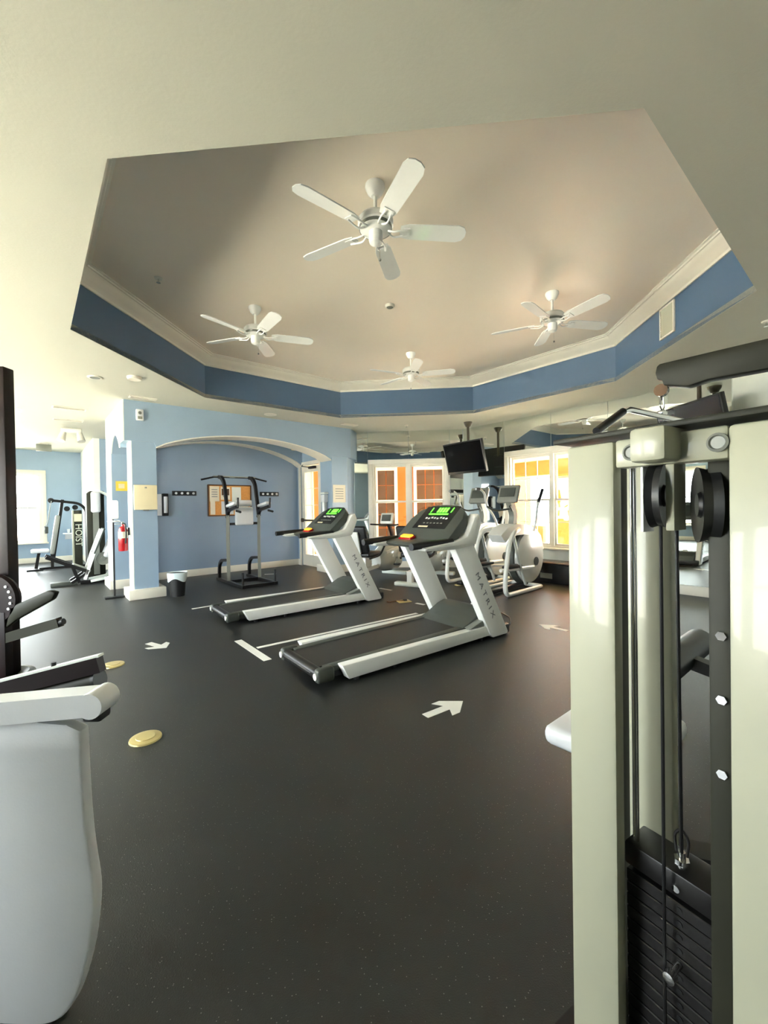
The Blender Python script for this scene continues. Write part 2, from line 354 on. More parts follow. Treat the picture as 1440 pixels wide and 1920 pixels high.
# ------------------------------------------------------------------ arched alcove
def splan(poly, z0, z1, bev=0.0): return prism(B(), poly, lambda a, b: s3(a, b, z0), lambda a, b: s3(a, b, z1), bev)
def rectp(u0, u1, w0, w1): return [(u0, w0), (u1, w0), (u1, w1), (u0, w1)]
struct('wall_alcove', splan(rectp(0.25, 3.94, 1.75, 1.85), 0, CEIL), M_BLUEG)
struct('wall_column_near', splan(rectp(0.075, 0.41, 0.0, 0.36), 0.0, 2.44), M_BLUE)
struct('wall_column_side', splan(rectp(0.065, 0.075, 0.0, 0.36), 0.0, 2.44), M_PALE)  # thin pale sheet over the column's left face
struct('wall_column_mid', splan(rectp(-0.03, 0.26, 1.27, 1.86), 0.0, CEIL), M_BLUE)
struct('wall_column_mid_side', splan(rectp(-0.04, -0.03, 1.27, 1.86), 0.0, CEIL), M_PALE)  # same pale sheet on the middle column
q0, q1 = s2(3.69, 0), s2(4.08, 0)
struct('wall_column_right', xy([tuple(q0), tuple(q1), (-0.68, 9.50), (-0.72, 9.66), tuple(s2(3.94, 0.5)), tuple(s2(3.69, 0.45))], 0, 2.44), M_BLUE)
def plinth(name, poly): return struct(name, splan(poly, 0.0, 0.15, 0.006), M_WHITE)
plinth('baseboard_column_near', rectp(-0.01, 0.50, -0.08, 0.42)); plinth('baseboard_column_mid', rectp(-0.10, 0.32, 1.20, 1.90))
struct('baseboard_column_right', xy([tuple(s2(3.60, -0.06)), tuple(s2(4.12, -0.06)), (-0.62, 9.52), tuple(s2(3.6, 0.52))], 0.0, 0.15, bev=0.006), M_WHITE)
def arch(u0, u1, zs, zp, n=24):
    return [(u0 + (u1 - u0) * k / n, zs + (zp - zs) * (1 - (2 * k / n - 1) ** 2) ** 0.8) for k in range(n + 1)]
AR = arch(0.41, 3.66, 2.36, 2.67)
hp = [(-0.02, CEIL), (-0.02, 2.43), (0.38, 2.43)] + AR + [(3.69, 2.43), (4.10, 2.43), (4.10, CEIL)]
struct('wall_arch_front', prism(B(), hp, lambda u, z: s3(u, -0.015, z), lambda u, z: s3(u, 0.36, z)), M_BLUE)
def strip(bm, path, t, w0, w1, fn):
    n = len(path); up = [(u, z - t) for u, z in path]
    return prism(bm, path + up[::-1], lambda u, z: fn(u, w0, z), lambda u, z: fn(u, w1, z))
struct('trim_arch_front', strip(B(), AR, 0.02, -0.03, 0.37, s3), M_WHITE)
struct('wall_arch_return', xy([tuple(s2(4.10, -0.015)), tuple(s2(4.17, -0.015)), (-0.60, 9.50), (-0.72, 9.52), tuple(s2(4.10, 0.36))], 2.43, CEIL), M_BLUE)
AL = arch(0.40, 1.27, 2.36, 2.62, 16)
hp = [(-0.015, CEIL), (-0.015, 2.43), (0.37, 2.43)] + AL + [(1.29, 2.43), (1.29, CEIL)]
struct('wall_arch_side_face', prism(B(), hp, lambda w, z: s3(-0.035, w, z), lambda w, z: s3(-0.021, w, z)), M_PALE)  # thin pale sheet over the left face of the side arch
hp = [(0.36, CEIL), (0.36, 2.37)] + AL + [(1.27, CEIL)]
struct('wall_arch_side', prism(B(), hp, lambda w, z: s3(-0.02, w, z), lambda w, z: s3(0.30, w, z)), M_BLUE)
AB = arch(0.35, 3.84, 2.36, 2.78)
hp = [(0.26, CEIL), (0.26, 2.34)] + AB + [(3.84, CEIL)]
struct('wall_arch_inner', prism(B(), hp, lambda u, z: s3(u, 1.50, z), lambda u, z: s3(u, 1.75, z)), M_BLUE)
struct('trim_arch_inner', strip(B(), AB, 0.02, 1.49, 1.75, s3), M_WHITE)
# end wall of the alcove with the glazed door
DW0, DW1 = s2(3.84, 1.75), s2(3.84, 0.36)
wall('wall_alcove_end', DW0, DW1, M_BLUE, [(0.17, 1.05, 0.0, 2.36)], th=0.1)
DR = sroot('door_1'); dd = (DW1 - DW0).normalized(); dn = V((-dd.y, dd.x))
DR.matrix_world = Matrix(((dd.x, dn.x, 0, DW0.x), (dd.y, dn.y, 0, DW0.y), (0, 0, 1, 0), (0, 0, 0, 1)))
bm = B()
for xx in (0.13, 1.09): box(bm, (xx, -0.012, 1.18), (0.08, 0.03, 2.36), bev=0.005)
box(bm, (0.61, -0.012, 2.40), (1.04, 0.03, 0.09), bev=0.005); obj('door_casing', bm, M_WHITE, DR)
bm = B()
for xx, ww in ((0.24, 0.13), (0.98, 0.13)): box(bm, (xx, 0.04, 1.175), (ww, 0.045, 2.33))
box(bm, (0.61, 0.04, 2.27), (0.61, 0.045, 0.14)); box(bm, (0.61, 0.04, 0.14), (0.61, 0.045, 0.26)); obj('door_leaf', bm, M_WHITE, DR)
for i in range(2):
    for k in range(5):
        bm = B(); box(bm, (0.458 + 0.305 * i, 0.04, 0.463 + 0.386 * k), (0.296, 0.006, 0.377)); obj('pane', bm, M_GLASS, DR)
bm = B(); box(bm, (0.61, 0.04, 1.235), (0.014, 0.03, 1.93)); [box(bm, (0.61, 0.04, 0.27 + 0.386 * k), (0.61, 0.03, 0.012)) for k in range(1, 5)]; obj('muntin', bm, M_WHITE, DR)
bm = B(); cyl(bm, (0.27, -0.045, 1.08), (0.96, -0.045, 1.08), 0.02); box(bm, (0.24, -0.02, 1.08), (0.06, 0.06, 0.09), bev=0.01); box(bm, (0.97, -0.02, 1.08), (0.05, 0.06, 0.09), bev=0.01); obj('push_bar', bm, M_BRONZE, DR)
bm = B(); box(bm, (0.75, -0.03, 2.29), (0.26, 0.07, 0.06), bev=0.01); tube(bm, [(0.66, -0.06, 2.30), (0.5, -0.16, 2.33), (0.34, -0.04, 2.38)], 0.012, 6); obj('door_closer', bm, M_BLACK, DR)
portal(DW0, dd, dn, 0.30, 0.92, 0.27, 2.2)
baseboard('baseboard_alcove', s2(0.3, 1.75), s2(3.84, 1.75)); baseboard('baseboard_alcove_end', DW0, DW1, gaps=[(0.09, 1.13)])
# ------------------------------------------------------------------ outside
bm = B(); box(bm, (0, 8, -0.16), (90, 90, 0.1)); struct('ground_outside', bm, M_CONC)
def plank(bm, p, q, z0, z1, th):
    d = (q - p).normalized(); n = V((-d.y, d.x))
    return prism(bm, [(0, 0), (1, 0), (1, 1), (0, 1)], lambda a, b: v3(p.lerp(q, a) + n * th * b, z0), lambda a, b: v3(p.lerp(q, a) + n * th * b, z1))
OB0 = MB0 + e(85) * 2.7 + e(-5) * -1.6; OB1 = MB0 + e(85) * 2.7 + e(-5) * 4.6
ow = thing('courtyard_wall', 'orange stucco courtyard wall seen through the back double window', 'wall', v3(OB0, 0), R(-5))
bm = B(); box(bm, (3.1, 0.1, 1.75), (6.2, 0.2, 3.5)); obj('stucco_face', bm, M_ORANGE, ow)
bm = B(); box(bm, (-1.5, 0.1, 1.75), (3.0, 0.2, 3.5)); obj('stucco_pier', bm, M_YELST, ow)
bm = B(); box(bm, (3.1, -0.03, 2.66), (6.2, 0.06, 0.16), bev=0.01); obj('cornice', bm, M_YELST, ow)
for x0, w_, nc in ((1.80, 0.66, 2), (2.92, 0.92, 3), (4.6, 0.8, 2)):
    bm = B(); f = 0.09; H0, H1 = 0.3, 2.5
    for xx in (x0 + f / 2, x0 + w_ - f / 2): box(bm, (xx, -0.03, (H0 + H1) / 2), (f, 0.06, H1 - H0))
    for zz in (H0 + f / 2, H1 - f / 2, 1.52): box(bm, (x0 + w_ / 2, -0.03, zz), (w_ - 2 * f, 0.06, f))
    fr = obj('french_window', bm, M_WHITE, ow)
    iw = (w_ - 2 * f) / nc
    for c in range(nc):
        for zz in (H0 + f, H0 + f + 0.38, H0 + f + 0.76, 1.565, 1.99):
            hh = 0.36 if zz < 1.5 else 0.41
            bm = B(); box(bm, (x0 + f + iw * (c + 0.5), -0.01, zz + hh / 2), (iw - 0.025, 0.02, hh)); obj('pane', bm, M_BROWN, fr)
# porch outside the diagonal window
PD = MC + e(40) * 2.4
po = thing('porch_beam', 'orange porch beam and pillar outside the window behind the ellipticals', 'porch', v3(PD, 0), R(-50))
bm = B(); box(bm, (2.6, 0.1, 2.27), (6.4, 0.25, 0.36)); obj('beam', bm, M_ORANGE, po)
bm = B(); box(bm, (2.6, -0.15, 2.56), (6.4, 0.9, 0.22)); obj('soffit_board', bm, M_YELST, po)
for xx in (-1.1, 1.2, 3.4):
    bm = B(); box(bm, (xx, 0.1, 1.04), (0.56, 0.42, 2.1)); pl = obj('pillar', bm, M_ORANGE, po)
    for zz in (0.25, 1.05, 1.25, 1.95): bm = B(); box(bm, (xx, 0.1, zz), (0.63, 0.5, 0.07), bev=0.015); obj('moulding', bm, M_YELST, pl)
struct('porch_sky_blocker', xy([tuple(MB0 + e(85) * 0.2 + e(-5) * -3.5), tuple(MB0 + e(85) * 3.0 + e(-5) * -3.5), tuple(MC + e(85) * 3.0 + e(-5) * 1.2), tuple(MC + e(40) * 2.6 + e(-50) * 5.4), tuple(MD + e(40) * 0.2 + e(-50) * 0.8), tuple(MD + e(40) * 0.2), tuple(MC + e(40) * 0.2)], 2.72, 2.8), M_YELST)  # added roof, holds sky light off the orange walls outside
bm = B(); box(bm, (-0.2, 0.2, 0.36), (1.3, 0.15, 0.92)); obj('parapet', bm, M_ORANGE, po)
def plant(loc, label, h, n, seed):
    rnd = random.Random(seed); t = thing('garden_plant', label, 'plant', loc, 0)
    bm = B(); cyl(bm, (0, 0, 0), (0.02, 0, h * 0.55), 0.03, 0.015, 7); obj('stem', bm, M_BROWN, t)
    bm = B()
    for k in range(n):
        a = rnd.uniform(0, 6.28); L = h * rnd.uniform(0.4, 0.7); b0 = h * rnd.uniform(0.25, 0.55); el = rnd.uniform(0.2, 1.1)
        d = V((math.cos(a) * math.cos(el), math.sin(a) * math.cos(el), math.sin(el))); sd = V((-math.sin(a), math.cos(a), 0)) * L * 0.09
        p = [V((0, 0, b0)), V((0, 0, b0)) + d * L * 0.5, V((0, 0, b0)) + d * L + V((0, 0, -0.12 * L))]
        vs = [bm.verts.new(p[0]), bm.verts.new(p[1] + sd), bm.verts.new(p[2]), bm.verts.new(p[1] - sd)]; bm.faces.new(vs)
    obj('foliage', bm, M_LEAF, t)
plant(v3(MC + e(40) * 3.6 + e(-50) * 2.0, -0.11), 'spiky green garden plant beyond the porch pillar outside', 1.6, 40, 3)
plant(v3(MC + e(40) * 5.4 + e(-50) * 3.2, -0.11), 'taller green garden shrub far outside the diagonal window', 2.4, 60, 5)
# ------------------------------------------------------------------ treadmills
def treadmill(label, x, y, deg):
    t = thing('treadmill', label, 'treadmill', (x, y, 0), R(deg), 'treadmills')
    bm = B(); box(bm, (0.86, 0.40, 0.075), (1.9, 0.62, 0.06)); box(bm, (1.96, 0.40, 0.06), (0.14, 0.80, 0.10), bev=0.02); obj('deck_frame', bm, M_BLACK, t)
    for y0, y1 in ((0.0, 0.085), (0.715, 0.80)):
        rl = obj('side_rail', xz([(-0.03, 0.148), (1.70, 0.142), (1.78, 0.04), (0.03, 0.03)], y0, y1, bev=0.008), M_STEEL, t)
        for xx in (0.12, 0.5, 1.6): bm = B(); cyl(bm, (xx, (y0 + y1) / 2, 0), (xx, (y0 + y1) / 2, 0.045), 0.025); obj('levelling_foot', bm, M_BLACK, rl)
    for y0, y1 in ((0.085, 0.165), (0.635, 0.715)): obj('foot_rail', xz([(-0.12, 0.128), (1.42, 0.152), (1.42, 0.09), (-0.12, 0.09)], y0, y1, bev=0.004), M_GREY, t)
    obj('belt', xz([(-0.20, 0.06), (-0.22, 0.09), (-0.19, 0.122), (1.45, 0.146), (1.45, 0.10), (-0.10, 0.07)], 0.165, 0.635), M_BELT, t)
    bm = B(); cyl(bm, (-0.17, 0.10, 0.085), (-0.17, 0.70, 0.085), 0.045, n=16); ro = obj('rear_roller', bm, M_BLKM, t)
    for yy in (0.085, 0.715):
        bm = B(); box(bm, (-0.14, yy, 0.085), (0.15, 0.075, 0.11), bev=0.025, seg=3); ec = obj('end_cap', bm, M_GREY, t)
        bm = B(); cyl(bm, (-0.225, yy, 0.085), (-0.212, yy, 0.085), 0.026); obj('cap_bolt', bm, M_STEEL, ec)
    obj('motor_cover', xz([(1.38, 0.145), (1.50, 0.185), (1.66, 0.265), (1.76, 0.29), (1.86, 0.275), (1.98, 0.19), (2.03, 0.10), (1.40, 0.08)], 0.09, 0.71, bev=0.012), M_GREY, t)
    obj('cover_skirt', xz([(1.42, 0.15), (1.60, 0.20), (1.74, 0.235), (1.84, 0.15)], 0.015, 0.10, bev=0.006), M_MID, t)
    bm = B(); cyl(bm, (1.80, 0.28, 0.284), (1.805, 0.28, 0.293), 0.045, n=20); obj('badge', bm, M_STEEL, t)
    for k, (y0, y1) in enumerate(((-0.015, 0.075), (0.735, 0.825))):
        up = obj('upright', xz([(1.74, 0.015), (1.97, 0.015), (1.98, 0.04), (1.46, 0.985), (1.20, 0.955), (1.69, 0.06)], y0, y1, bev=0.012), M_STEEL, t)
        for s_, yy in ((-1, y0 - 0.002), (1, y1 + 0.002)):
            if (k == 0) != (s_ == -1): continue
            me = text_mesh('M A T R I X', 0.072, 0.0012); dx, dz = -0.49, 0.93; ang = math.atan2(dz, dx)
            o = obj('lettering', me, M_LETTER, up); o['kind'] = 'stuff'
            xd = V((-dx, 0, -dz)).normalized() if k == 0 else V((dx, 0, dz)).normalized(); zd = V((0, s_, 0)); yd = zd.cross(xd); c = V((1.62, yy, 0.46))
            o.matrix_local = Matrix(((xd.x * 1.5, yd.x, zd.x, c.x), (xd.y * 1.5, yd.y, zd.y, c.y), (xd.z * 1.5, yd.z, zd.z, c.z), (0, 0, 0, 1)))
    obj('console_base', xz([(0.98, 0.955), (0.94, 0.985), (0.98, 1.01), (1.16, 1.035), (1.50, 1.05), (1.47, 0.97)], 0.06, 0.74, bev=0.015), M_GREY, t)
    for y0, y1 in ((-0.03, 0.09), (0.71, 0.83)):
        obj('side_shell', xz([(0.82, 0.955), (0.80, 0.985), (1.20, 1.02), (1.36, 1.06), (1.47, 1.24), (1.53, 1.28), (1.57, 1.18), (1.48, 0.975), (1.2, 0.945)], y0, y1, bev=0.018), M_STEEL, t)
        yy = (y0 + y1) / 2; bm = B(); tube(bm, [(1.20, yy, 1.02), (0.98, yy, 1.015), (0.70, yy, 1.0)], 0.032, 12); obj('handle_grip', bm, M_BLACK, t)
    # tilted display panel
    a0, a1 = V((1.13, 0, 1.03)), V((1.52, 0, 1.38)); sl = (a1 - a0).normalized(); nr = V((-sl.z, 0, sl.x))
    def pp(u, yv, h=0.0): p = a0 + sl * u + nr * h; return V((p.x, yv, p.z))
    pl = [(-0.02, 0.02), (-0.02, 0.78), (0.30, 0.775), (0.42, 0.72), (0.50, 0.58), (0.51, 0.40), (0.50, 0.22), (0.42, 0.08), (0.30, 0.025)]
    pn = obj('display_panel', prism(B(), pl, lambda u, v: pp(u, v, 0.0), lambda u, v: pp(u, v, -0.10), 0.012), M_GREY, t)
    def dec(name, u0, u1, y0, y1, m, h=0.004):
        return obj(name, prism(B(), [(u0, y0), (u0, y1), (u1, y1), (u1, y0)], lambda u, v: pp(u, v, h), lambda u, v: pp(u, v, -0.004)), m, pn)
    dec('screen', 0.15, 0.475, 0.16, 0.64, M_BLACK, 0.002)
    for k, (y0, y1) in enumerate(((0.235, 0.245), (0.30, 0.325), (0.338, 0.368), (0.382, 0.407), (0.42, 0.445), (0.53, 0.54))): dec('led_digit', 0.385, 0.455, y0, y1, M_GREEN)
    dec('led_bar', 0.352, 0.366, 0.26, 0.54, M_GREEN)
    for k in range(8): dec('key', 0.285 + 0.006 * (k % 3), 0.305 + 0.006 * (k % 3), 0.225 + 0.042 * k, 0.25 + 0.042 * k, M_STEEL)
    for k in range(6): dec('key', 0.22, 0.233, 0.25 + 0.05 * k, 0.275 + 0.05 * k, M_MID)
    dec('brand_plate', 0.165, 0.185, 0.42, 0.56, M_CREAMB)
    bm = B(); box(bm, (1.10, 0.56, 1.05), (0.06, 0.16, 0.035), M=RY(-0.35), bev=0.014, seg=3); obj('stop_button', bm, M_AMBER, t)
    bm = B(); box(bm, (1.10, 0.56, 1.035), (0.085, 0.19, 0.03), M=RY(-0.35), bev=0.012); obj('button_bezel', bm, M_RED, t)
    bm = B(); box(bm, (1.2, 0.30, 1.055), (0.10, 0.24, 0.03), M=RY(-0.5), bev=0.01); obj('cup_tray', bm, M_BLACK, t)
    return t
TM_NEAR = treadmill('nearer white treadmill with bright green display, closest to the camera', -0.31, 3.21, 37)
TM_FAR = treadmill('farther white treadmill standing in front of the arched alcove', -1.64, 4.96, 37)
# ------------------------------------------------------------------ ceiling fans
FD = 0.09
def make_fan():
    t = thing('ceiling_fan', 'fan', 'ceiling fan', (0, 0, TRAY), 0, 'white five-blade ceiling fans in the tray ceiling')
    obj('canopy', lathe(B(), [(0, 0), (0.07, 0), (0.072, -0.02), (0.055, -0.06), (0.03, -0.085), (0, -0.085)], n=20), M_STEEL, t)
    bm = B(); cyl(bm, (0, 0, -0.08), (0, 0, -0.22), 0.013); obj('downrod', bm, M_STEEL, t)
    mh = obj('motor_housing', lathe(B(), [(0, -0.12), (0.05, -0.125), (0.11, -0.145), (0.13, -0.17), (0.13, -0.205), (0.115, -0.215), (0.115, -0.235), (0.07, -0.25), (0, -0.25)], Matrix.Translation((0, 0, -FD)), 28), M_STEEL, t)
    obj('vent_ring', lathe(B(), [(0.118, -0.207), (0.121, -0.222), (0.118, -0.236)], Matrix.Translation((0, 0, -FD)), 28), M_MID, mh)
    sh = obj('switch_housing', lathe(B(), [(0, -0.25), (0.05, -0.25), (0.052, -0.30), (0.045, -0.33), (0.02, -0.345), (0, -0.345)], Matrix.Translation((0, 0, -FD)), 20), M_STEEL, t)
    bm = B(); cyl(bm, (0.03, 0.02, -0.34 - FD), (0.03, 0.02, -0.43 - FD), 0.002, n=5); obj('pull_chain', bm, M_CHROME, sh)
    bm = B(); lathe(bm, [(0, -0.012), (0.009, -0.006), (0.009, 0.006), (0, 0.012)], Matrix.Translation((0.03, 0.02, -0.437 - FD)), 8); obj('chain_knob', bm, M_MID, sh)
    ol = [(0.18, -0.045), (0.24, -0.062), (0.60, -0.07), (0.645, -0.055), (0.665, -0.02), (0.665, 0.02), (0.645, 0.055), (0.60, 0.07), (0.24, 0.062), (0.18, 0.045)]
    bl0 = xy(ol, -0.004, 0.004); bmesh.ops.transform(bl0, matrix=Matrix.Translation((0, 0, -0.238 - FD)) @ RX(R(-13)), verts=bl0.verts); bl = finish('blade', bl0)
    ib = B()
    for s_ in (-1, 1): tube(ib, [(0.09, 0.012 * s_, -0.243), (0.13, 0.03 * s_, -0.262), (0.17, 0.034 * s_, -0.255), (0.235, 0.02 * s_, -0.249)], 0.007, 6, rad=0.03)
    box(ib, (0.225, 0, -0.247), (0.05, 0.075, 0.006), M=RX(R(-13))); bmesh.ops.translate(ib, vec=(0, 0, -FD), verts=ib.verts); ir = finish('blade_iron', ib)
    for k in range(5):
        o = obj('blade', bl, M_STEEL, t); o.rotation_euler = (0, 0, R(72 * k)); obj('blade_iron', ir, M_STEEL, o)
    return t
fan = make_fan()
for i, (px, py, ang, lab) in enumerate([(703, 347, 5, 'nearest and largest white ceiling fan, at the middle of the tray ceiling'), (478, 576, 18, 'left white ceiling fan above the alcove side of the tray'),
                                        (1035, 549, 10, 'right white ceiling fan near the air vent in the blue band'), (770, 662, 60, 'farthest white ceiling fan, above the hanging television')]):
    p = atz(px, py, TRAY); q = (p.x, p.y, TRAY)
    if i == 0: fan.location = q; fan.rotation_euler = (0, 0, R(ang)); fan['label'] = lab
    else: dup(fan, q, R(ang), lab)
# ------------------------------------------------------------------ small ceiling fittings
def disc(name, label, cat, p, z, r, h, m=M_WHITE, group=None, lens=None):
    t = thing(name, label, cat, (p[0], p[1], z), 0, group)
    obj('trim_ring', lathe(B(), [(0, 0), (r, 0), (r, -h * 0.5), (r * 0.85, -h), (r * 0.72, -h * 0.95), (0, -h * 0.6)], n=22), m, t)
    if lens: obj('lens', lathe(B(), [(0, -h * 0.62), (r * 0.7, -h * 0.9), (r * 0.6, -h * 1.05), (0, -h * 1.15)], n=20), lens, t)
    return t
def cpt(px, py, z=CEIL): p = atz(px, py, z); return (p.x, p.y)
disc('recessed_light', 'recessed ceiling light at far left beside a round white disc', 'downlight', cpt(178, 707), CEIL, 0.085, 0.014, M_WHITE, None, M_MID)
disc('smoke_detector', 'round white smoke detector on the left soffit', 'detector', cpt(252, 707), CEIL, 0.085, 0.035, M_WHITE)
disc('ceiling_speaker', 'small round fitting at the centre of the beige tray ceiling', 'speaker', cpt(731, 572, TRAY), TRAY, 0.055, 0.03, M_WHITE, None, M_MID)
disc('ceiling_speaker', 'flat oval white fitting on the soffit over the arch', 'speaker', cpt(507, 777), CEIL, 0.11, 0.015, M_WHITE)
def sprinkler(label, p, z):
    t = thing('sprinkler_head', label, 'sprinkler', (p[0], p[1], z), 0)
    obj('escutcheon', lathe(B(), [(0, 0), (0.04, 0), (0.035, -0.012), (0, -0.012)], n=14), M_WHITE, t)
    bm = B(); cyl(bm, (0, 0, -0.01), (0, 0, -0.045), 0.008, n=8); lathe(bm, [(0, -0.046), (0.02, -0.046), (0.02, -0.05), (0, -0.05)], n=12); obj('deflector', bm, M_CHROME, t)
for px, py, z, lab in [(297, 521, TRAY, 'sprinkler head on the beige tray ceiling at left'), (762, 797, CEIL, 'sprinkler head on the soffit above the back double window'), (1437, 602, CEIL, 'sprinkler head at the right edge of the soffit'), (36, 766, CEIL, 'sprinkler head on the soffit near the left frame edge')]:
    sprinkler(lab, cpt(px, py, z), z)
def grille(label, p, rz, w, h, n=6, z=CEIL):
    t = thing('air_vent', label, 'air vent', (p[0], p[1], z), rz)
    bm = B()
    for s_ in (-1, 1): box(bm, (s_ * (w / 2 - 0.01), 0, -0.006), (0.02, h, 0.012)); box(bm, (0, s_ * (h / 2 - 0.01), -0.006), (w - 0.04, 0.02, 0.012))
    obj('vent_frame', bm, M_WHITE, t)
    bm = B(); box(bm, (0, 0, -0.001), (w - 0.04, h - 0.04, 0.002)); obj('backing', bm, M_GREY, t)
    for k in range(n): bm = B(); box(bm, (0, -h / 2 + 0.03 + (h - 0.06) * (k + 0.5) / n, -0.007), (w - 0.045, (h - 0.06) / n * 0.7, 0.003), M=RX(0.5)); obj('slat', bm, M_WHITE, t)
grille('slim ceiling air vent beside the top of the right column', cpt(655, 796), A40, 0.36, 0.14, 4); grille('slim ceiling air vent just before the left end of the arch header', cpt(268, 746), A40, 0.36, 0.14, 4)
grille('square ceiling air vent in the left wing, nearer one', cpt(130, 765), A40, 0.45, 0.2, 4); grille('square ceiling air vent in the left wing, farther one', cpt(128, 787), A40, 0.45, 0.2, 4)
# vent in the blue band
vp = octp(OAP, 6).lerp(octp(OAP, 5), 0.0); vb = (V((3.03, 3.41)) + e(85) * 1.22)
vt = thing('band_vent', 'white louvred air vent set in the blue tray band at right', 'air vent', (vb.x - 0.004, vb.y, 3.345), R(-95))
vt.matrix_world = Matrix.Translation((vb.x, vb.y, 3.345)) @ RZ(R(-95)) @ RX(R(90))
bm = B()
for s_ in (-1, 1): box(bm, (s_ * 0.125, 0, 0.008), (0.02, 0.34, 0.016)); box(bm, (0, s_ * 0.16, 0.008), (0.23, 0.02, 0.016))
obj('vent_frame', bm, M_WHITE, vt)
bm = B(); box(bm, (0, 0, 0.002), (0.23, 0.30, 0.003)); obj('backing', bm, M_MID, vt)
for k in range(12): bm = B(); box(bm, (0, -0.14 + 0.0255 * k, 0.010), (0.23, 0.02, 0.003), M=RX(0.5)); obj('slat', bm, M_CREAMP, vt)
el = thing('emergency_light', 'white twin-head emergency light hanging from the left wing ceiling', 'emergency light', (*cpt(134, 804), CEIL), R(30))
bm = B(); box(bm, (0, 0, -0.04), (0.34, 0.10, 0.08), bev=0.012); obj('housing', bm, M_WHITE, el)
for s_ in (-1, 1): bm = B(); cyl(bm, (0.13 * s_, 0, -0.08), (0.17 * s_, -0.06, -0.26), 0.05, 0.075, 14); obj('lamp_head', bm, M_WHITE, el)
sk = thing('exit_sign', 'small grey box fitting on the ceiling by the far wall', 'sign', (*cpt(82, 832), CEIL), R(40))
bm = B(); box(bm, (0, 0, -0.10), (0.30, 0.07, 0.17), bev=0.01); obj('sign_body', bm, M_MID, sk); bm = B(); box(bm, (0, 0, -0.008), (0.16, 0.10, 0.016), bev=0.004); obj('mount_plate', bm, M_WHITE, sk)
# ------------------------------------------------------------------ televisions
def tv(label, p, zc, deg, screen, tilt=14, w=1.05, h=0.64, drop=None):
    """p: pole position; deg: direction the screen faces"""
    t = thing('television', label, 'television', (p[0], p[1], CEIL), R(deg))
    obj('ceiling_flange', lathe(B(), [(0, 0), (0.09, 0), (0.085, -0.03), (0.05, -0.09), (0.03, -0.10), (0, -0.10)], n=20), M_BRONZE, t)
    bm = B(); cyl(bm, (0, 0, -0.09), (0, 0, zc - CEIL + 0.1), 0.026); obj('pole', bm, M_BRONZE, t)
    bm = B(); box(bm, (0.04, 0, zc - CEIL), (0.10, 0.22, 0.26), bev=0.01); obj('bracket', bm, M_BLKM, t)
    MT = Matrix.Translation((0.11, 0, zc - CEIL)) @ RY(R(tilt))
    bm = B(); box(bm, (0, 0, 0), (0.06, w, h), bev=0.008); bmesh.ops.transform(bm, matrix=MT, verts=bm.verts); bd = obj('bezel', bm, M_BLACK, t)
    bm = B(); box(bm, (0.031, 0, 0.012), (0.004, w - 0.05, h - 0.075)); bmesh.ops.transform(bm, matrix=MT, verts=bm.verts); obj('screen', bm, screen, bd)
    return t
tv('black television on a ceiling pole, hanging over the bikes', (1.73, 8.55), 2.33, 215, M_SCREEN)
tv('dark navy television on a ceiling pole behind the lat bar', (4.28, 5.70), 2.38, 182, M_NAVY, tilt=12, w=1.15)
# ------------------------------------------------------------------ power tower in the alcove
pt = thing('power_tower', 'black and grey pull-up and dip tower with white pads', 'exercise tower', (-2.42, 7.12, 0), A40)
sq = rect(0.05, 0.05)
for xx in (0.03, 0.62):
    bm = B(); tube(bm, [(xx, 0.0, 0.03), (xx, 1.30, 0.03)], 0, prof=rect(0.06, 0.05)); obj('base_rail', bm, M_BLKM, pt)
    s_ = -1 if xx < 0.3 else 1
    bm = B(); tube(bm, [(xx + 0.01, 0.74, 0.04), (xx + 0.0, 0.72, 0.75), (xx, 0.70, 1.25)], 0, prof=rect(0.055, 0.07)); obj('upright', bm, M_MID, pt)
    bm = B(); tube(bm, [(xx, 0.70, 1.22), (xx, 0.76, 1.48), (xx, 0.86, 1.86), (xx, 1.02, 1.97), (xx, 1.12, 1.975)], 0, prof=rect(0.05, 0.065), rad=0.10); obj('upper_post', bm, M_BLKM, pt)
    bm = B(); tube(bm, [(xx, 1.22, 0.04), (xx, 1.20, 0.30), (xx, 1.08, 0.40), (xx, 0.76, 0.43)], 0, prof=rect(0.05, 0.05), rad=0.09); obj('rear_brace', bm, M_BLKM, pt)
    bm = B(); cyl(bm, (xx, 0.05, 0.04), (xx, 0.05, 0.27), 0.018); obj('push_up_post', bm, M_BLACK, pt)
    bm = B(); tube(bm, [(xx, 0.74, 1.20), (xx, 0.66, 1.34), (xx, 0.24, 1.40)], 0, prof=rect(0.05, 0.05), rad=0.06); obj('arm', bm, M_BLKM, pt)
    bm = B(); box(bm, (xx, 0.46, 1.445), (0.11, 0.40, 0.055), M=RX(R(-8)), bev=0.022, seg=3); obj('arm_pad', bm, M_VINYL, pt)
    bm = B(); cyl(bm, (xx, 0.22, 1.39), (xx, 0.20, 1.56), 0.018); cyl(bm, (xx, 0.27, 1.33), (xx, 0.10, 1.31), 0.02); obj('hand_grip', bm, M_BLACK, pt)
    bm = B(); cyl(bm, (xx + s_ * 0.10, 1.12, 1.975), (xx + s_ * 0.34, 1.08, 1.915), 0.016); obj('bar_grip', bm, M_BLACK, pt)
bm = B(); tube(bm, [(-0.09, 1.12, 1.98), (0.74, 1.12, 1.98)], 0.02); obj('pull_up_bar', bm, M_CHROME, pt)
for yy in (0.04, 0.76): bm = B(); tube(bm, [(0.05, yy, 0.03), (0.60, yy, 0.03)], 0, prof=rect(0.05, 0.05)); obj('cross_rail', bm, M_BLKM, pt)
bm = B(); tube(bm, [(0.05, 0.74, 1.09), (0.60, 0.74, 1.09)], 0, prof=rect(0.045, 0.045)); obj('pad_cross_bar', bm, M_BLKM, pt)
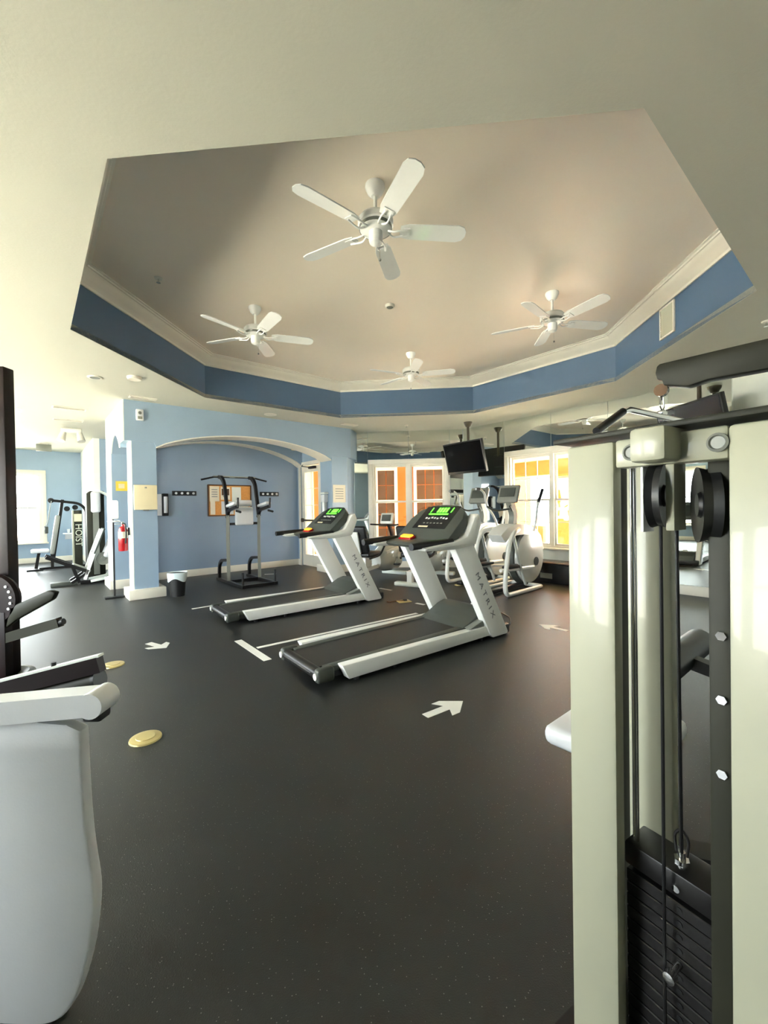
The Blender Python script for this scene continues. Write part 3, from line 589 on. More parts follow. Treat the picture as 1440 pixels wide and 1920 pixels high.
bm = B(); box(bm, (0.325, 0.68, 1.23), (0.34, 0.07, 0.34), bev=0.03, seg=3); obj('back_pad', bm, M_VINYL, pt)
bm = B(); box(bm, (0.325, 0.69, 1.47), (0.30, 0.06, 0.12), bev=0.025, seg=3); obj('head_pad', bm, M_VINYL, pt)
# ------------------------------------------------------------------ wall things around the alcove
def on_s(u, w, z): return s3(u, w, z)
FR = R(40)   # local x along the wall, -y toward the room
t = thing('bulletin_board', 'cork notice board with white and orange sheets behind the power tower', 'notice board', s3(2.19, 1.745, 1.555), FR)
bm = B(); box(bm, (0, -0.012, 0), (0.92, 0.02, 0.64)); obj('cork', bm, M_CORK, t)
bm = B()
for s_ in (-1, 1): box(bm, (0.46 * s_, -0.018, 0), (0.025, 0.035, 0.66)); box(bm, (0, -0.018, 0.325 * s_), (0.92, 0.035, 0.025))
obj('frame', bm, M_BROWN, t)
for x, z, w_, h_, m in [(-0.33, 0.14, 0.20, 0.32, M_PAPER), (-0.37, -0.16, 0.10, 0.28, M_PAPER), (-0.10, 0.15, 0.20, 0.27, M_PAPER), (-0.06, -0.16, 0.26, 0.28, M_VINYL), (0.14, 0.05, 0.20, 0.48, M_PALE), (0.32, -0.18, 0.16, 0.2, M_PAPER)]:
    bm = B(); box(bm, (x, -0.024, z), (w_, 0.004, h_)); sh = obj('sheet', bm, m, t)
    if w_ > 0.18 and z > 0.1:
        for k in range(4): bm = B(); box(bm, (x, -0.027, z + 0.09 - 0.05 * k), (w_ * 0.6, 0.002, 0.014)); obj('text_line', bm, M_LETTER, sh)
bm = B(); box(bm, (-0.10, -0.028, 0.18), (0.16, 0.003, 0.14)); obj('picture', bm, M_BROWN, t)
for u, lab in ((1.27, 'black hook rail with four pale knobs, left of the notice board'), (3.1, 'black hook rail with four pale knobs, right of the power tower')):
    t = thing('hook_rail', lab, 'hook rail', s3(u, 1.745, 1.70), FR, 'black hook rails on the alcove wall')
    bm = B(); box(bm, (0, -0.012, 0), (0.46, 0.024, 0.095), bev=0.005); obj('rail', bm, M_BLACK, t)
    for k in range(4): bm = B(); lathe(bm, [(0, 0), (0.02, 0), (0.024, 0.03), (0, 0.035)], Matrix.Translation((-0.165 + 0.11 * k, -0.024, 0)) @ RX(R(90)), 12); obj('knob', bm, M_VINYL, t)
t = thing('bottle_dispenser', 'white wall box with a black and white bottle holder beside the near column', 'dispenser', s3(0.80, 1.745, 1.47), FR)
bm = B(); box(bm, (-0.05, -0.05, 0), (0.17, 0.10, 0.42), bev=0.012); obj('box', bm, M_VINYL, t)
bm = B(); box(bm, (0.10, -0.05, 0.0), (0.11, 0.09, 0.44), bev=0.015); obj('holder', bm, M_BLACK, t)
bm = B(); cyl(bm, (0.10, -0.105, -0.16), (0.10, -0.105, 0.16), 0.035); obj('bottle', bm, M_VINYL, t)
t = thing('notice_panel', 'cream rectangular panel on the front of the near blue column', 'panel', s3(0.245, -0.002, 1.565), FR)
bm = B(); box(bm, (0, -0.02, 0), (0.32, 0.04, 0.385), bev=0.006); obj('board', bm, M_CREAMB, t)
bm = B(); box(bm, (0, -0.045, 0.15), (0.03, 0.014, 0.02), bev=0.004); obj('clip', bm, M_MID, t); bm = B(); box(bm, (0, -0.035, -0.20), (0.08, 0.03, 0.02), bev=0.004); obj('catch', bm, M_MID, t)
t = thing('alarm_strobe', 'white alarm strobe high on the arch header at left', 'alarm', s3(0.185, -0.017, 2.83), FR)
bm = B(); box(bm, (0, -0.025, 0), (0.10, 0.05, 0.17), bev=0.012); obj('housing', bm, M_VINYL, t); bm = B(); lathe(bm, [(0, 0), (0.025, 0), (0.02, 0.015), (0, 0.018)], Matrix.Translation((0, -0.05, 0.03)) @ RX(R(90)), 12); obj('lens', bm, M_MID, t)
bm = B(); box(bm, (0, -0.053, -0.045), (0.06, 0.006, 0.04)); obj('horn_grille', bm, M_MID, t)
t = thing('paper_notice', 'sheet of paper taped to the front of the right column', 'notice', s3(3.865, -0.002, 1.655), FR)
bm = B(); box(bm, (0, -0.004, 0), (0.31, 0.006, 0.37)); obj('sheet', bm, M_PAPER, t)
for k in range(5): bm = B(); box(bm, (0, -0.008, 0.10 - 0.05 * k), (0.2, 0.002, 0.012)); obj('text_line', bm, M_MID, t)
t = thing('soap_dispenser', 'white wipe dispenser on the inner side of the right column', 'dispenser', s3(3.685, 0.22, 1.50), R(-50))
bm = B(); box(bm, (0, -0.05, 0.06), (0.15, 0.10, 0.16), bev=0.02); obj('cover', bm, M_VINYL, t); bm = B(); cyl(bm, (0, -0.05, -0.22), (0, -0.05, 0.0), 0.055); obj('canister', bm, M_SILVER, t); bm = B(); box(bm, (0, -0.055, 0.17), (0.18, 0.11, 0.04), bev=0.01); obj('lid', bm, M_PALE, t)
t = thing('yellow_poster', 'yellow square sign on the column behind the near column', 'sign', s3(0.12, 1.266, 1.80), FR)
bm = B(); box(bm, (0, -0.006, 0), (0.19, 0.01, 0.17)); obj('sheet', bm, M_YELLOW, t); bm = B(); box(bm, (-0.01, -0.012, 0), (0.09, 0.003, 0.08)); obj('printed_patch', bm, M_CREAMB, t)
# trash can
t = thing('trash_can', 'black waste bin with white liner bag beside the near column', 'trash can', (-3.30, 6.68, 0), R(30))
obj('bin', lathe(B(), [(0, 0), (0.105, 0), (0.13, 0.36), (0.122, 0.36), (0.10, 0.02), (0, 0.02)], Matrix.Scale(1.0, 4), 22), M_BLACK, t)
bm = B(); rg = []
for r_, z, wv in [(0.118, 0.30, 0), (0.140, 0.36, 0.0), (0.145, 0.375, 0.004), (0.146, 0.34, 0.008), (0.140, 0.28, 0.016), (0.1385, 0.255, 0.03)]:
    rg.append([bm.verts.new(((r_ + 0.004 * math.sin(5 * a)) * math.cos(a), (r_ + 0.004 * math.sin(5 * a)) * math.sin(a), z + wv * math.sin(3 * a + 1))) for a in [2 * math.pi * k / 30 for k in range(30)]])
for a, b in zip(rg, rg[1:]):
    for k in range(30): bm.faces.new((a[k], a[(k + 1) % 30], b[(k + 1) % 30], b[k]))
obj('liner_bag', bm, M_RUBBERB, t)
# fire extinguisher on the side of the near column
t = thing('fire_extinguisher', 'red fire extinguisher hung on the side of the near column', 'fire extinguisher', s3(-0.035, 0.20, 0.74), R(40))
obj('cylinder', lathe(B(), [(0, 0), (0.06, 0), (0.066, 0.015), (0.066, 0.30), (0.05, 0.36), (0.022, 0.385), (0.022, 0.41), (0, 0.41)], n=20), M_RED, t)
obj('label_band', lathe(B(), [(0.067, 0.20), (0.067, 0.30)], n=20), M_PAPER, t)
bm = B(); box(bm, (0, 0, 0.43), (0.03, 0.035, 0.05), bev=0.006); box(bm, (-0.05, 0, 0.455), (0.12, 0.02, 0.012), M=RY(0.25)); box(bm, (-0.05, 0, 0.42), (0.11, 0.02, 0.012)); obj('valve', bm, M_CHROME, t)
bm = B(); tube(bm, [(0.0, -0.02, 0.43), (0.02, -0.10, 0.42), (0.03, -0.10, 0.25), (0.02, -0.075, 0.12)], 0.012, 8, rad=0.06); obj('hose', bm, M_BLACK, t)
bm = B(); box(bm, (0.075, 0, 0.30), (0.03, 0.05, 0.12)); obj('wall_bracket', bm, M_BLKM, t)
# sanitiser stand
t = thing('sanitizer_stand', 'thin black pole stand with white sanitizer dispenser before the left columns', 'dispenser stand', (-4.27, 6.63, 0), R(40))
bm = B(); box(bm, (0, 0, 0.012), (0.28, 0.22, 0.024), bev=0.008); obj('base_plate', bm, M_BLACK, t); bm = B(); cyl(bm, (0, 0, 0.02), (0, 0, 1.25), 0.014); obj('pole', bm, M_BLKM, t)
bm = B(); box(bm, (0, -0.02, 1.38), (0.14, 0.12, 0.30), bev=0.03, seg=3); obj('dispenser', bm, M_VINYL, t); bm = B(); box(bm, (0, -0.06, 1.20), (0.16, 0.14, 0.03), bev=0.01); obj('drip_tray', bm, M_VINYL, t)
# ------------------------------------------------------------------ recumbent bikes
def loft(bm, rings, cap=True):
    rr = [[bm.verts.new(V(p)) for p in r] for r in rings]; n = len(rr[0])
    for a, b in zip(rr, rr[1:]):
        for k in range(n): bm.faces.new((a[k], a[(k + 1) % n], b[(k + 1) % n], b[k]))
    if cap: bm.faces.new(rr[0][::-1]); bm.faces.new(rr[-1])
    return bm
def ovalring(x, zc, hy, hz, n=20, p=2.6):
    out = []
    for k in range(n):
        a = 2 * math.pi * k / n; c, s_ = math.cos(a), math.sin(a)
        out.append((x, hy * math.copysign(abs(c) ** (2 / p), c), zc + hz * math.copysign(abs(s_) ** (2 / p), s_)))
    return out
def bike(label, x, y, deg):
    """x forward (to the pedals), seat at the rear"""
    t = thing('recumbent_bike', label, 'exercise bike', (x, y, 0), R(deg), 'recumbent bikes by the mirrored wall')
    bm = B(); loft(bm, [ovalring(0.28, 0.34, 0.10, 0.12), ovalring(0.36, 0.35, 0.15, 0.19), ovalring(0.55, 0.38, 0.17, 0.26), ovalring(0.78, 0.41, 0.17, 0.31), ovalring(0.98, 0.40, 0.16, 0.30), ovalring(1.10, 0.36, 0.13, 0.22), ovalring(1.16, 0.33, 0.07, 0.12)])
    sh = obj('drive_shell', bm, M_SILVER, t)
    bm = B(); tube(bm, [(0.36, -0.175, 0.50), (0.6, -0.183, 0.54), (0.95, -0.175, 0.55)], 0, prof=rect(0.02, 0.05), up=(0, 1, 0)); obj('shell_stripe', bm, M_STEEL, sh)
    for xx, rr in ((0.86, 0.055), (0.62, 0.03)): bm = B(); cyl(bm, (xx, -0.18, 0.42), (xx, -0.172, 0.42), rr, n=18); obj('shell_badge', bm, M_STEEL, sh)
    for s_ in (-1, 1):
        bm = B(); cyl(bm, (0.74, s_ * 0.16, 0.36), (0.74, s_ * 0.20, 0.36), 0.03); tube(bm, [(0.74, s_ * 0.20, 0.36), (0.74 + s_ * 0.13, s_ * 0.205, 0.36 + s_ * 0.10)], 0, prof=rect(0.02, 0.035)); cr_ = obj('crank', bm, M_CHROME, t)
        bm = B(); box(bm, (0.74 + s_ * 0.13, s_ * 0.265, 0.36 + s_ * 0.10), (0.12, 0.10, 0.03), bev=0.01); obj('pedal', bm, M_BLACK, cr_)
    bm = B(); tube(bm, [(-0.42, 0, 0.22), (0.35, 0, 0.26)], 0, prof=rect(0.10, 0.07)); obj('seat_rail', bm, M_STEEL, t)
    for xx in (-0.40, 1.0): bm = B(); box(bm, (xx, 0, 0.035), (0.11, 0.56, 0.07), bev=0.02); obj('base_foot', bm, M_PALE, t)
    bm = B(); box(bm, (-0.38, 0, 0.13), (0.08, 0.09, 0.16)); obj('rear_strut', bm, M_STEEL, t)
    bm = B(); box(bm, (-0.10, 0, 0.37), (0.22, 0.16, 0.20), bev=0.03); obj('seat_carriage', bm, M_STEEL, t)
    bm = B(); box(bm, (-0.10, 0, 0.52), (0.44, 0.44, 0.09), bev=0.035, seg=3); obj('seat_cushion', bm, M_BLACK, t)
    bm = B(); box(bm, (-0.38, 0, 0.80), (0.08, 0.46, 0.48), M=RY(R(-16)), bev=0.035, seg=3); obj('seat_back', bm, M_BLACK, t)
    bm = B(); box(bm, (-0.44, 0, 0.74), (0.04, 0.20, 0.40), M=RY(R(-16)), bev=0.01); obj('back_plate', bm, M_STEEL, t)
    for s_ in (-1, 1): bm = B(); tube(bm, [(-0.30, s_ * 0.22, 0.46), (-0.06, s_ * 0.29, 0.50), (0.10, s_ * 0.29, 0.66)], 0.017, 8, rad=0.08); obj('seat_handle', bm, M_BLKM, t)
    bm = B(); tube(bm, [(0.98, 0, 0.62), (0.86, 0, 0.90), (0.74, 0, 1.06)], 0, prof=rect(0.05, 0.06), rad=0.1); ms = obj('console_mast', bm, M_BLKM, t)
    bm = B(); box(bm, (0.72, 0, 1.13), (0.06, 0.28, 0.22), M=RY(R(18)), bev=0.02); cs = obj('console', bm, M_SILVER, t)
    bm = B(); box(bm, (0.687, 0, 1.145), (0.008, 0.20, 0.13), M=RY(R(18))); obj('console_screen', bm, M_GREY, cs)
    bm = B(); tube(bm, [(0.58, -0.30, 1.02), (0.72, -0.26, 1.01), (0.80, 0, 0.99), (0.72, 0.26, 1.01), (0.58, 0.30, 1.02)], 0.016, 8, rad=0.08); obj('handlebar', bm, M_BLACK, t)
    return t
bike('silver recumbent bike with black seat, left one behind the treadmills', -0.30, 7.68, 60)
bike('silver recumbent bike right of the other bike, behind nearer treadmill', 0.62, 7.50, 60)
# ------------------------------------------------------------------ ellipticals
def elliptical(label, x, y, deg):
    t = thing('elliptical_trainer', label, 'elliptical', (x, y, 0), R(deg), 'elliptical trainers by the diagonal window')
    W_ = 0.56; yc = W_ / 2
    for yy in (0.0, W_):
        bm = B(); tube(bm, [(0.46, yy * 0.8 + 0.055, 0.98), (0.24, yy, 0.95), (0.10, yy, 0.80), (-0.02, yy, 0.28), (-0.02, yy, 0.035), (0.42, yy, 0.035), (0.95, yy, 0.035)], 0.034, 12, rad=0.16); obj('frame_tube', bm, M_STEEL, t)
        bm = B(); tube(bm, [(0.26, yy + 0.03, 0.93), (0.40, yy + 0.03, 0.52), (0.60, yy + 0.03, 0.12)], 0.022, 10); obj('swing_leg', bm, M_SILVER, t)
        bm = B(); tube(bm, [(-0.06, yy + 0.05, 0.40), (0.45, yy + 0.06, 0.37), (1.05, yc + (yy - yc) * 0.5, 0.34)], 0.026, 10); pa = obj('pedal_arm', bm, M_STEEL, t)
        bm = B(); box(bm, (0.32, yy + 0.09 - 0.06 * (yy > 0.2), 0.42), (0.36, 0.14, 0.045), bev=0.015); obj('foot_plate', bm, M_BLACK, pa)
        s_ = -1 if yy == 0 else 1
        hp_ = [(0.82, yy, 0.94), (0.84, yy + 0.03 * s_, 1.12), (0.82, yy + 0.06 * s_, 1.32), (1.0, yy + 0.06 * s_, 1.60)] if s_ < 0 else [(0.70, yy, 0.94), (0.62, yy + 0.02, 1.15), (0.44, yy + 0.06, 1.36), (0.40, yy + 0.06, 1.55), (0.28, yy + 0.06, 1.62), (0.16, yy + 0.06, 1.62)]
        bm = B(); tube(bm, hp_, 0.018, 9, rad=0.12); ha = obj('moving_handle', bm, M_SILVER, t)
        bm = B(); tube(bm, [V(hp_[-2]).lerp(V(hp_[-1]), 0.25), hp_[-1]], 0.024, 10); obj('handle_grip', bm, M_BLACK, ha)
    bm = B(); tube(bm, [(0.95, 0, 0.035), (1.05, 0.0, 0.035), (1.05, W_, 0.035), (0.95, W_, 0.035)], 0.034, 12, rad=0.12); obj('front_loop', bm, M_STEEL, t)
    bm = B(); box(bm, (0.45, yc, 0.05), (1.0, 0.10, 0.06), bev=0.01); obj('base_beam', bm, M_BLKM, t)
    # round flywheel cover
    MW = Matrix.Translation((1.04, yc, 0.50)) @ RX(R(90))
    wc = obj('wheel_cover', lathe(B(), [(0, -0.14), (0.30, -0.13), (0.42, -0.10), (0.44, 0.0), (0.42, 0.10), (0.30, 0.13), (0, 0.14)], MW, 40), M_SILVER, t)
    obj('wheel_rim', lathe(B(), [(0.435, -0.06), (0.462, -0.05), (0.462, 0.05), (0.435, 0.06)], MW, 40), M_GREY, wc)
    obj('hub_disc', lathe(B(), [(0, 0.135), (0.07, 0.138), (0.07, 0.150), (0, 0.152)], Matrix.Translation((1.14, yc, 0.42)) @ RX(R(90)), 20), M_GREY, wc)
    bm = B(); loft(bm, [[(a, yc + s1 * 0.12, b), (a, yc - s1 * 0.12, b), (c, yc - s1 * 0.12, d), (c, yc + s1 * 0.12, d)] for a, b, c, d, s1 in [(0.14, 0.90, 0.26, 0.78, 1), (0.30, 1.0, 0.34, 0.84, 1.1), (0.55, 1.06, 0.56, 0.88, 1.15), (0.85, 1.04, 0.80, 0.88, 1.1), (1.15, 0.98, 1.08, 0.86, 1.0), (1.38, 0.83, 1.30, 0.76, 0.9), (1.50, 0.60, 1.44, 0.58, 0.8)]]); obj('arch_shroud', bm, M_STEEL, t)
    bm = B(); tube(bm, [(0.66, yc, 1.02), (0.70, yc, 1.2), (0.58, yc, 1.44)], 0, prof=rect(0.09, 0.11), rad=0.1); obj('console_mast', bm, M_MID, t)
    bm = B(); box(bm, (0.56, yc, 1.53), (0.07, 0.36, 0.30), M=RY(R(22)), bev=0.025); cs = obj('console', bm, M_MID, t)
    bm = B(); box(bm, (0.522, yc, 1.56), (0.008, 0.26, 0.15), M=RY(R(22))); obj('console_screen', bm, M_GREY, cs)
    bm = B(); tube(bm, [(0.62, yc, 1.30), (0.40, yc - 0.16, 1.26), (0.26, yc - 0.20, 1.34)], 0.015, 8, rad=0.08); tube(bm, [(0.62, yc, 1.30), (0.40, yc + 0.16, 1.26), (0.26, yc + 0.20, 1.34)], 0.015, 8, rad=0.08); obj('fixed_handle', bm, M_GREY, t)
    return t
elliptical('front silver elliptical trainer before the bright diagonal window', 1.76, 6.12, 42)
elliptical('rear silver elliptical trainer left of the front one', 1.47, 6.92, 42)
# ------------------------------------------------------------------ cable machine close at the right
LM = thing('lat_pulldown_machine', 'tall cream and black cable weight machine filling the right foreground', 'weight machine', (0.435, 1.0, 0), R(-58))
def lb(name, c, s_, m, bev=0.006, M=None, parent=None): bm = B(); box(bm, c, s_, M=M, bev=bev); return obj(name, bm, m, parent or LM)
xz_ = lambda poly, y0, y1, bev=0.004: xz(poly, y0, y1, bev=bev)
obj('front_shroud', xz_([(0.0, 0.0), (0.112, 0.0), (0.112, 1.485), (0.0, 1.485)], 0.0, 0.035, 0.008), M_CREAMP, LM)
obj('front_shroud', xz_([(0.312, 0.0), (0.46, 0.0), (0.46, 1.485), (0.312, 1.485)], 0.0, 0.035, 0.008), M_CREAMP, LM)
lb('rear_shroud', (0.03, 0.26, 0.75), (0.17, 0.03, 1.40), M_CREAMP); lb('rear_shroud', (0.42, 0.26, 0.75), (0.16, 0.03, 1.40), M_CREAMP)
lb('inner_upright', (0.04, 0.12, 0.74), (0.03, 0.09, 1.46), M_BLKM); lb('inner_upright', (0.285, 0.075, 0.74), (0.045, 0.05, 1.46), M_OLIVE)
lb('rear_upright', (0.275, 0.17, 0.74), (0.05, 0.06, 1.46), M_OLIVE)
tp = lb('top_plate', (0.23, 0.125, 1.500), (0.52, 0.27, 0.012), M_OLIVE, 0.003)
cb = lb('top_cross_bar', (0.212, 0.03, 1.456), (0.20, 0.05, 0.06), M_CREAMP, 0.006)
for xx in (0.148, 0.298):
    bm = B(); lathe(bm, [(0, 0), (0.017, 0), (0.017, 0.006), (0.013, 0.008), (0.011, 0.004), (0, 0.004)], Matrix.Translation((xx, 0.005, 1.456)) @ RX(R(90)), 22); obj('cap_bolt', bm, M_MID, cb)
hs = lb('pulley_housing', (0.205, -0.005, 1.462), (0.066, 0.10, 0.066), M_CREAMP, 0.009)
def wheel(name, c, r, th, m, M, parent=LM):
    return obj(name, lathe(B(), [(0, -th / 2), (r * 0.3, -th / 2), (r * 0.35, -th * 0.3), (r * 0.85, -th * 0.3), (r, -th / 2), (r * 0.93, 0), (r, th / 2), (r * 0.85, th * 0.3), (r * 0.35, th * 0.3), (r * 0.3, th / 2), (0, th / 2)], Matrix.Translation(c) @ M, 32), m, parent)
wheel('pulley', (0.182, 0.045, 1.365), 0.066, 0.026, M_BLACK, RZ(R(12)) @ RY(R(90)))
wheel('pulley', (0.250, 0.08, 1.345), 0.075, 0.03, M_BLACK, RZ(R(30)) @ RY(R(90)))
lb('pulley_bracket', (0.158, 0.045, 1.37), (0.006, 0.045, 0.16), M_STEEL, 0.002); lb('pulley_bracket', (0.212, 0.045, 1.37), (0.016, 0.05, 0.15), M_CREAMP, 0.002)
for xx in (0.108, 0.262):
    bm = B(); cyl(bm, (xx, 0.085, 0.05), (xx, 0.085, 1.43), 0.0065); obj('guide_rod', bm, M_CHROME, LM)
bm = B(); cyl(bm, (0.186, 0.04, 0.02), (0.186, 0.04, 1.36), 0.0035, n=8); obj('front_cable', bm, M_BLACK, LM)
bm = B(); cyl(bm, (0.198, 0.09, 0.56), (0.200, 0.075, 1.30), 0.0035, n=8); obj('stack_cable', bm, M_BLACK, LM)
PB = 0.530
hd = lb('head_plate', (0.188, 0.105, PB + 0.027), (0.19, 0.085, 0.05), M_BLKM, 0.004)
bm = B(); cyl(bm, (0.198, 0.09, PB + 0.05), (0.198, 0.09, PB + 0.085), 0.009, 0.007); cyl(bm, (0.198, 0.09, PB + 0.06), (0.198, 0.09, PB + 0.07), 0.015, n=6); obj('stack_bolt', bm, M_CHROME, hd)
bm = B(); tube(bm, [(0.188, 0.09, PB + 0.08), (0.184, 0.09, PB + 0.115), (0.198, 0.09, PB + 0.135), (0.212, 0.09, PB + 0.115), (0.208, 0.09, PB + 0.08)], 0.003, 7, rad=0.01); obj('clevis', bm, M_BLKM, hd)
bm = B(); cyl(bm, (0.200, 0.063, PB + 0.022), (0.200, 0.057, PB + 0.022), 0.007); obj('head_screw', bm, M_CHROME, hd)
pm = None
for k in range(17):
    z = PB - 0.008 - 0.0285 * (k + 1) + 0.013
    if z < 0.03: break
    bm = B(); box(bm, (0.188, 0.105, z), (0.185, 0.08, 0.026), bev=0.002, seg=1); pl = obj('weight_plate', bm, M_GREY if k % 1 else M_BLKM, LM)
    bm = B(); cyl(bm, (0.203, 0.066, z), (0.203, 0.0635, z), 0.006, n=12); obj('pin_hole', bm, M_BLACK, pl)
bm = B(); cyl(bm, (0.203, 0.066, 0.392), (0.203, 0.03, 0.392), 0.006); lathe(bm, [(0, 0), (0.011, 0.002), (0.011, 0.018), (0, 0.02)], Matrix.Translation((0.203, 0.035, 0.392)) @ RX(R(90)), 14); obj('selector_pin', bm, M_CHROME, LM)
for zz in (1.10, 0.98, 0.84): bm = B(); cyl(bm, (0.285, 0.05, zz), (0.285, 0.044, zz), 0.009, n=6); obj('hex_bolt', bm, M_CHROME, LM)
lb('base_beam', (0.20, 0.14, 0.03), (0.50, 0.30, 0.05), M_BLKM)
# overhead arm with mast, seat and roller: local axes of LM
iM = LM.matrix_basis if False else (Matrix.Translation((0.435, 1.0, 0)) @ RZ(R(-58))).inverted()
def L_(x, y, z): return iM @ V((x, y, z))
tip = V((1.345, 2.05, 1.955)); far = V((2.05, 1.21, 1.955)); ax = (far - tip).normalized(); upz = V((0, 0, 1)); sd = ax.cross(upz)
ol = [(0.0, 0.05), (0.012, 0.06), (1.10, 0.06), (1.10, -0.075), (0.20, -0.06), (0.12, -0.072), (0.055, -0.052), (0.028, -0.045), (0.022, -0.02), (0.002, -0.012), (-0.006, 0.02)]
obj('overhead_arm', prism(B(), ol, lambda a, b: iM @ (tip + ax * a + upz * b + sd * 0.035), lambda a, b: iM @ (tip + ax * a + upz * b - sd * 0.035), 0.006), M_OLIVE, LM)
mc = tip + ax * 1.05
bm = B(); tube(bm, [L_(mc.x, mc.y, 0.02), L_(mc.x, mc.y, 1.94)], 0, prof=rect(0.09, 0.09)); obj('mast', bm, M_OLIVE, LM)
bm = B(); tube(bm, [L_(mc.x, mc.y, 0.04), L_(0.95, 0.95, 0.04), L_(0.62, 0.98, 0.04)], 0, prof=rect(0.09, 0.06)); obj('floor_beam', bm, M_BLKM, LM)
bp_ = tip + ax * 0.01 + upz * -0.06
bm = B(); cyl(bm, iM @ (bp_ - sd * 0.014), iM @ (bp_ + sd * 0.014), 0.03, n=20); obj('arm_pulley', bm, M_BROWN, LM)
hook = V((1.358, 2.052, 1.80))
bm = B(); tube(bm, [iM @ (bp_ + V((0, 0, -0.02))), iM @ V((hook.x, hook.y, 1.85))], 0.004, 7); obj('lat_cable', bm, M_BLKM, LM)
# seat
st = V((0.86, 1.66))
bm = B(); box(bm, L_(0.89, 1.63, 0.465), (0.46, 0.36, 0.075), M=RZ(R(98)), bev=0.03, seg=3); obj('seat_pad', bm, M_VINYL, LM)
bm = B(); tube(bm, [L_(0.90, 1.62, 0.03), L_(0.90, 1.62, 0.44)], 0, prof=rect(0.07, 0.07)); obj('seat_post', bm, M_BLKM, LM)
bm = B(); tube(bm, [L_(0.90, 1.62, 0.04), L_(mc.x, mc.y, 0.04)], 0, prof=rect(0.09, 0.06)); obj('seat_beam', bm, M_BLKM, LM)
bm = B(); d_ = e(40) * 0.28; c_ = V((1.16, 1.66)); cyl(bm, L_(c_.x - d_.x, c_.y - d_.y, 0.74), L_(c_.x + d_.x, c_.y + d_.y, 0.74), 0.055, n=18); obj('thigh_roller', bm, M_BLACK, LM)
bm = B(); tube(bm, [L_(c_.x, c_.y, 0.74), L_(c_.x + 0.12, c_.y - 0.14, 0.70), L_(c_.x + 0.12, c_.y - 0.14, 0.04)], 0, prof=rect(0.05, 0.05)); obj('roller_post', bm, M_BLKM, LM)
# lat bar hanging from the cable
lt = thing('lat_bar', 'chrome bent pulldown bar with black grips hanging from overhead arm', 'pull bar', (1.36, 2.052, 1.77), R(33))
bm = B(); tube(bm, [(-0.56, 0, -0.115), (-0.33, 0, 0.0), (0.33, 0, 0.0), (0.56, 0, -0.115)], 0.0135, 12, rad=0.04); obj('bar', bm, M_CHROME, lt)
for s_ in (-1, 1): bm = B(); tube(bm, [(s_ * 0.57, 0, -0.12), (s_ * 0.36, 0, -0.015)], 0.0165, 12); obj('bar_grip', bm, M_BLACK, lt)
bm = B(); cyl(bm, (0, 0, 0.012), (0, 0, 0.03), 0.016); box(bm, (0, 0, 0.018), (0.05, 0.03, 0.018), bev=0.005); obj('swivel', bm, M_CHROME, lt)
bm = B(); tube(bm, [(0, 0, 0.025), (-0.022, 0, 0.05), (-0.012, 0, 0.105), (0, 0, 0.115), (0.012, 0, 0.105), (0.022, 0, 0.05), (0.004, 0, 0.026)], 0.0035, 7, rad=0.01); obj('carabiner', bm, M_CHROME, lt)
# ------------------------------------------------------------------ weight machines in the left wing
def hoist_label(parent, c, xd, size=0.17):
    me = text_mesh('HOIST', size, 0.002); o = obj('lettering', me, M_LETW, parent); o['kind'] = 'stuff'
    x, z = V((0, 0, -1)), V((0, -1, 0)); y = z.cross(x)
    o.matrix_local = Matrix(((x.x, y.x, z.x, c[0]), (x.y, y.y, z.y, c[1]), (x.z, y.z, z.z, c[2]), (0, 0, 0, 1)))
hm = thing('cable_press_machine', 'black frame weight machine with lettered tower by far wall window', 'weight machine', (-7.93, 9.81, 0), A40)
bm = B(); tube(bm, [(0.16, 0.1, 1.64), (0.68, 0.1, 1.57), (0.82, 0.1, 1.42), (0.82, 0.1, 0.03)], 0, prof=rect(0.06, 0.06), rad=0.14); obj('main_frame', bm, M_BLKM, hm)
tw = obj('weight_tower', xz([(0.56, 0.05), (0.72, 0.05), (0.72, 1.40), (0.56, 1.40)], -0.06, 0.14, bev=0.01), M_OLIVE, hm)
bm = B(); box(bm, (0.64, -0.066, 1.22), (0.15, 0.01, 0.18)); obj('tower_label', bm, M_CREAMB, tw); hoist_label(tw, (0.645, -0.064, 0.80), None, 0.19)
obj('tower_side', xz([(0.53, 0.05), (0.56, 0.05), (0.56, 1.40), (0.53, 1.40)], -0.07, 0.15), M_CREAMP, tw)
bm = B(); tube(bm, [(0.36, 0.1, 1.66), (0.16, 0.1, 0.22)], 0, prof=rect(0.07, 0.06)); obj('back_post', bm, M_BLKM, hm)
bm = B(); box(bm, (0.20, 0.08, 0.83), (0.09, 0.30, 0.92), M=RY(R(8)), bev=0.03, seg=3); obj('backrest', bm, M_GVINYL, hm)
bm = B(); box(bm, (-0.08, 0.08, 0.46), (0.34, 0.32, 0.08), bev=0.03, seg=3); obj('seat', bm, M_VINYL, hm)
bm = B(); tube(bm, [(-0.10, 0.1, 0.42), (-0.16, 0.1, 0.05)], 0, prof=rect(0.06, 0.06)); obj('seat_post', bm, M_BLKM, hm)
bm = B(); box(bm, (-0.18, 0.1, 0.02), (0.30, 0.10, 0.04), bev=0.008); obj('front_foot', bm, M_BLACK, hm)
bm = B(); tube(bm, [(-0.1, 0.1, 0.04), (0.84, 0.1, 0.04)], 0, prof=rect(0.06, 0.06)); obj('floor_beam', bm, M_BLKM, hm)
bm = B(); tube(bm, [(0.14, 0.1, 0.05), (0.14, 0.1, 0.40)], 0, prof=rect(0.06, 0.06)); obj('rear_post', bm, M_BLKM, hm)
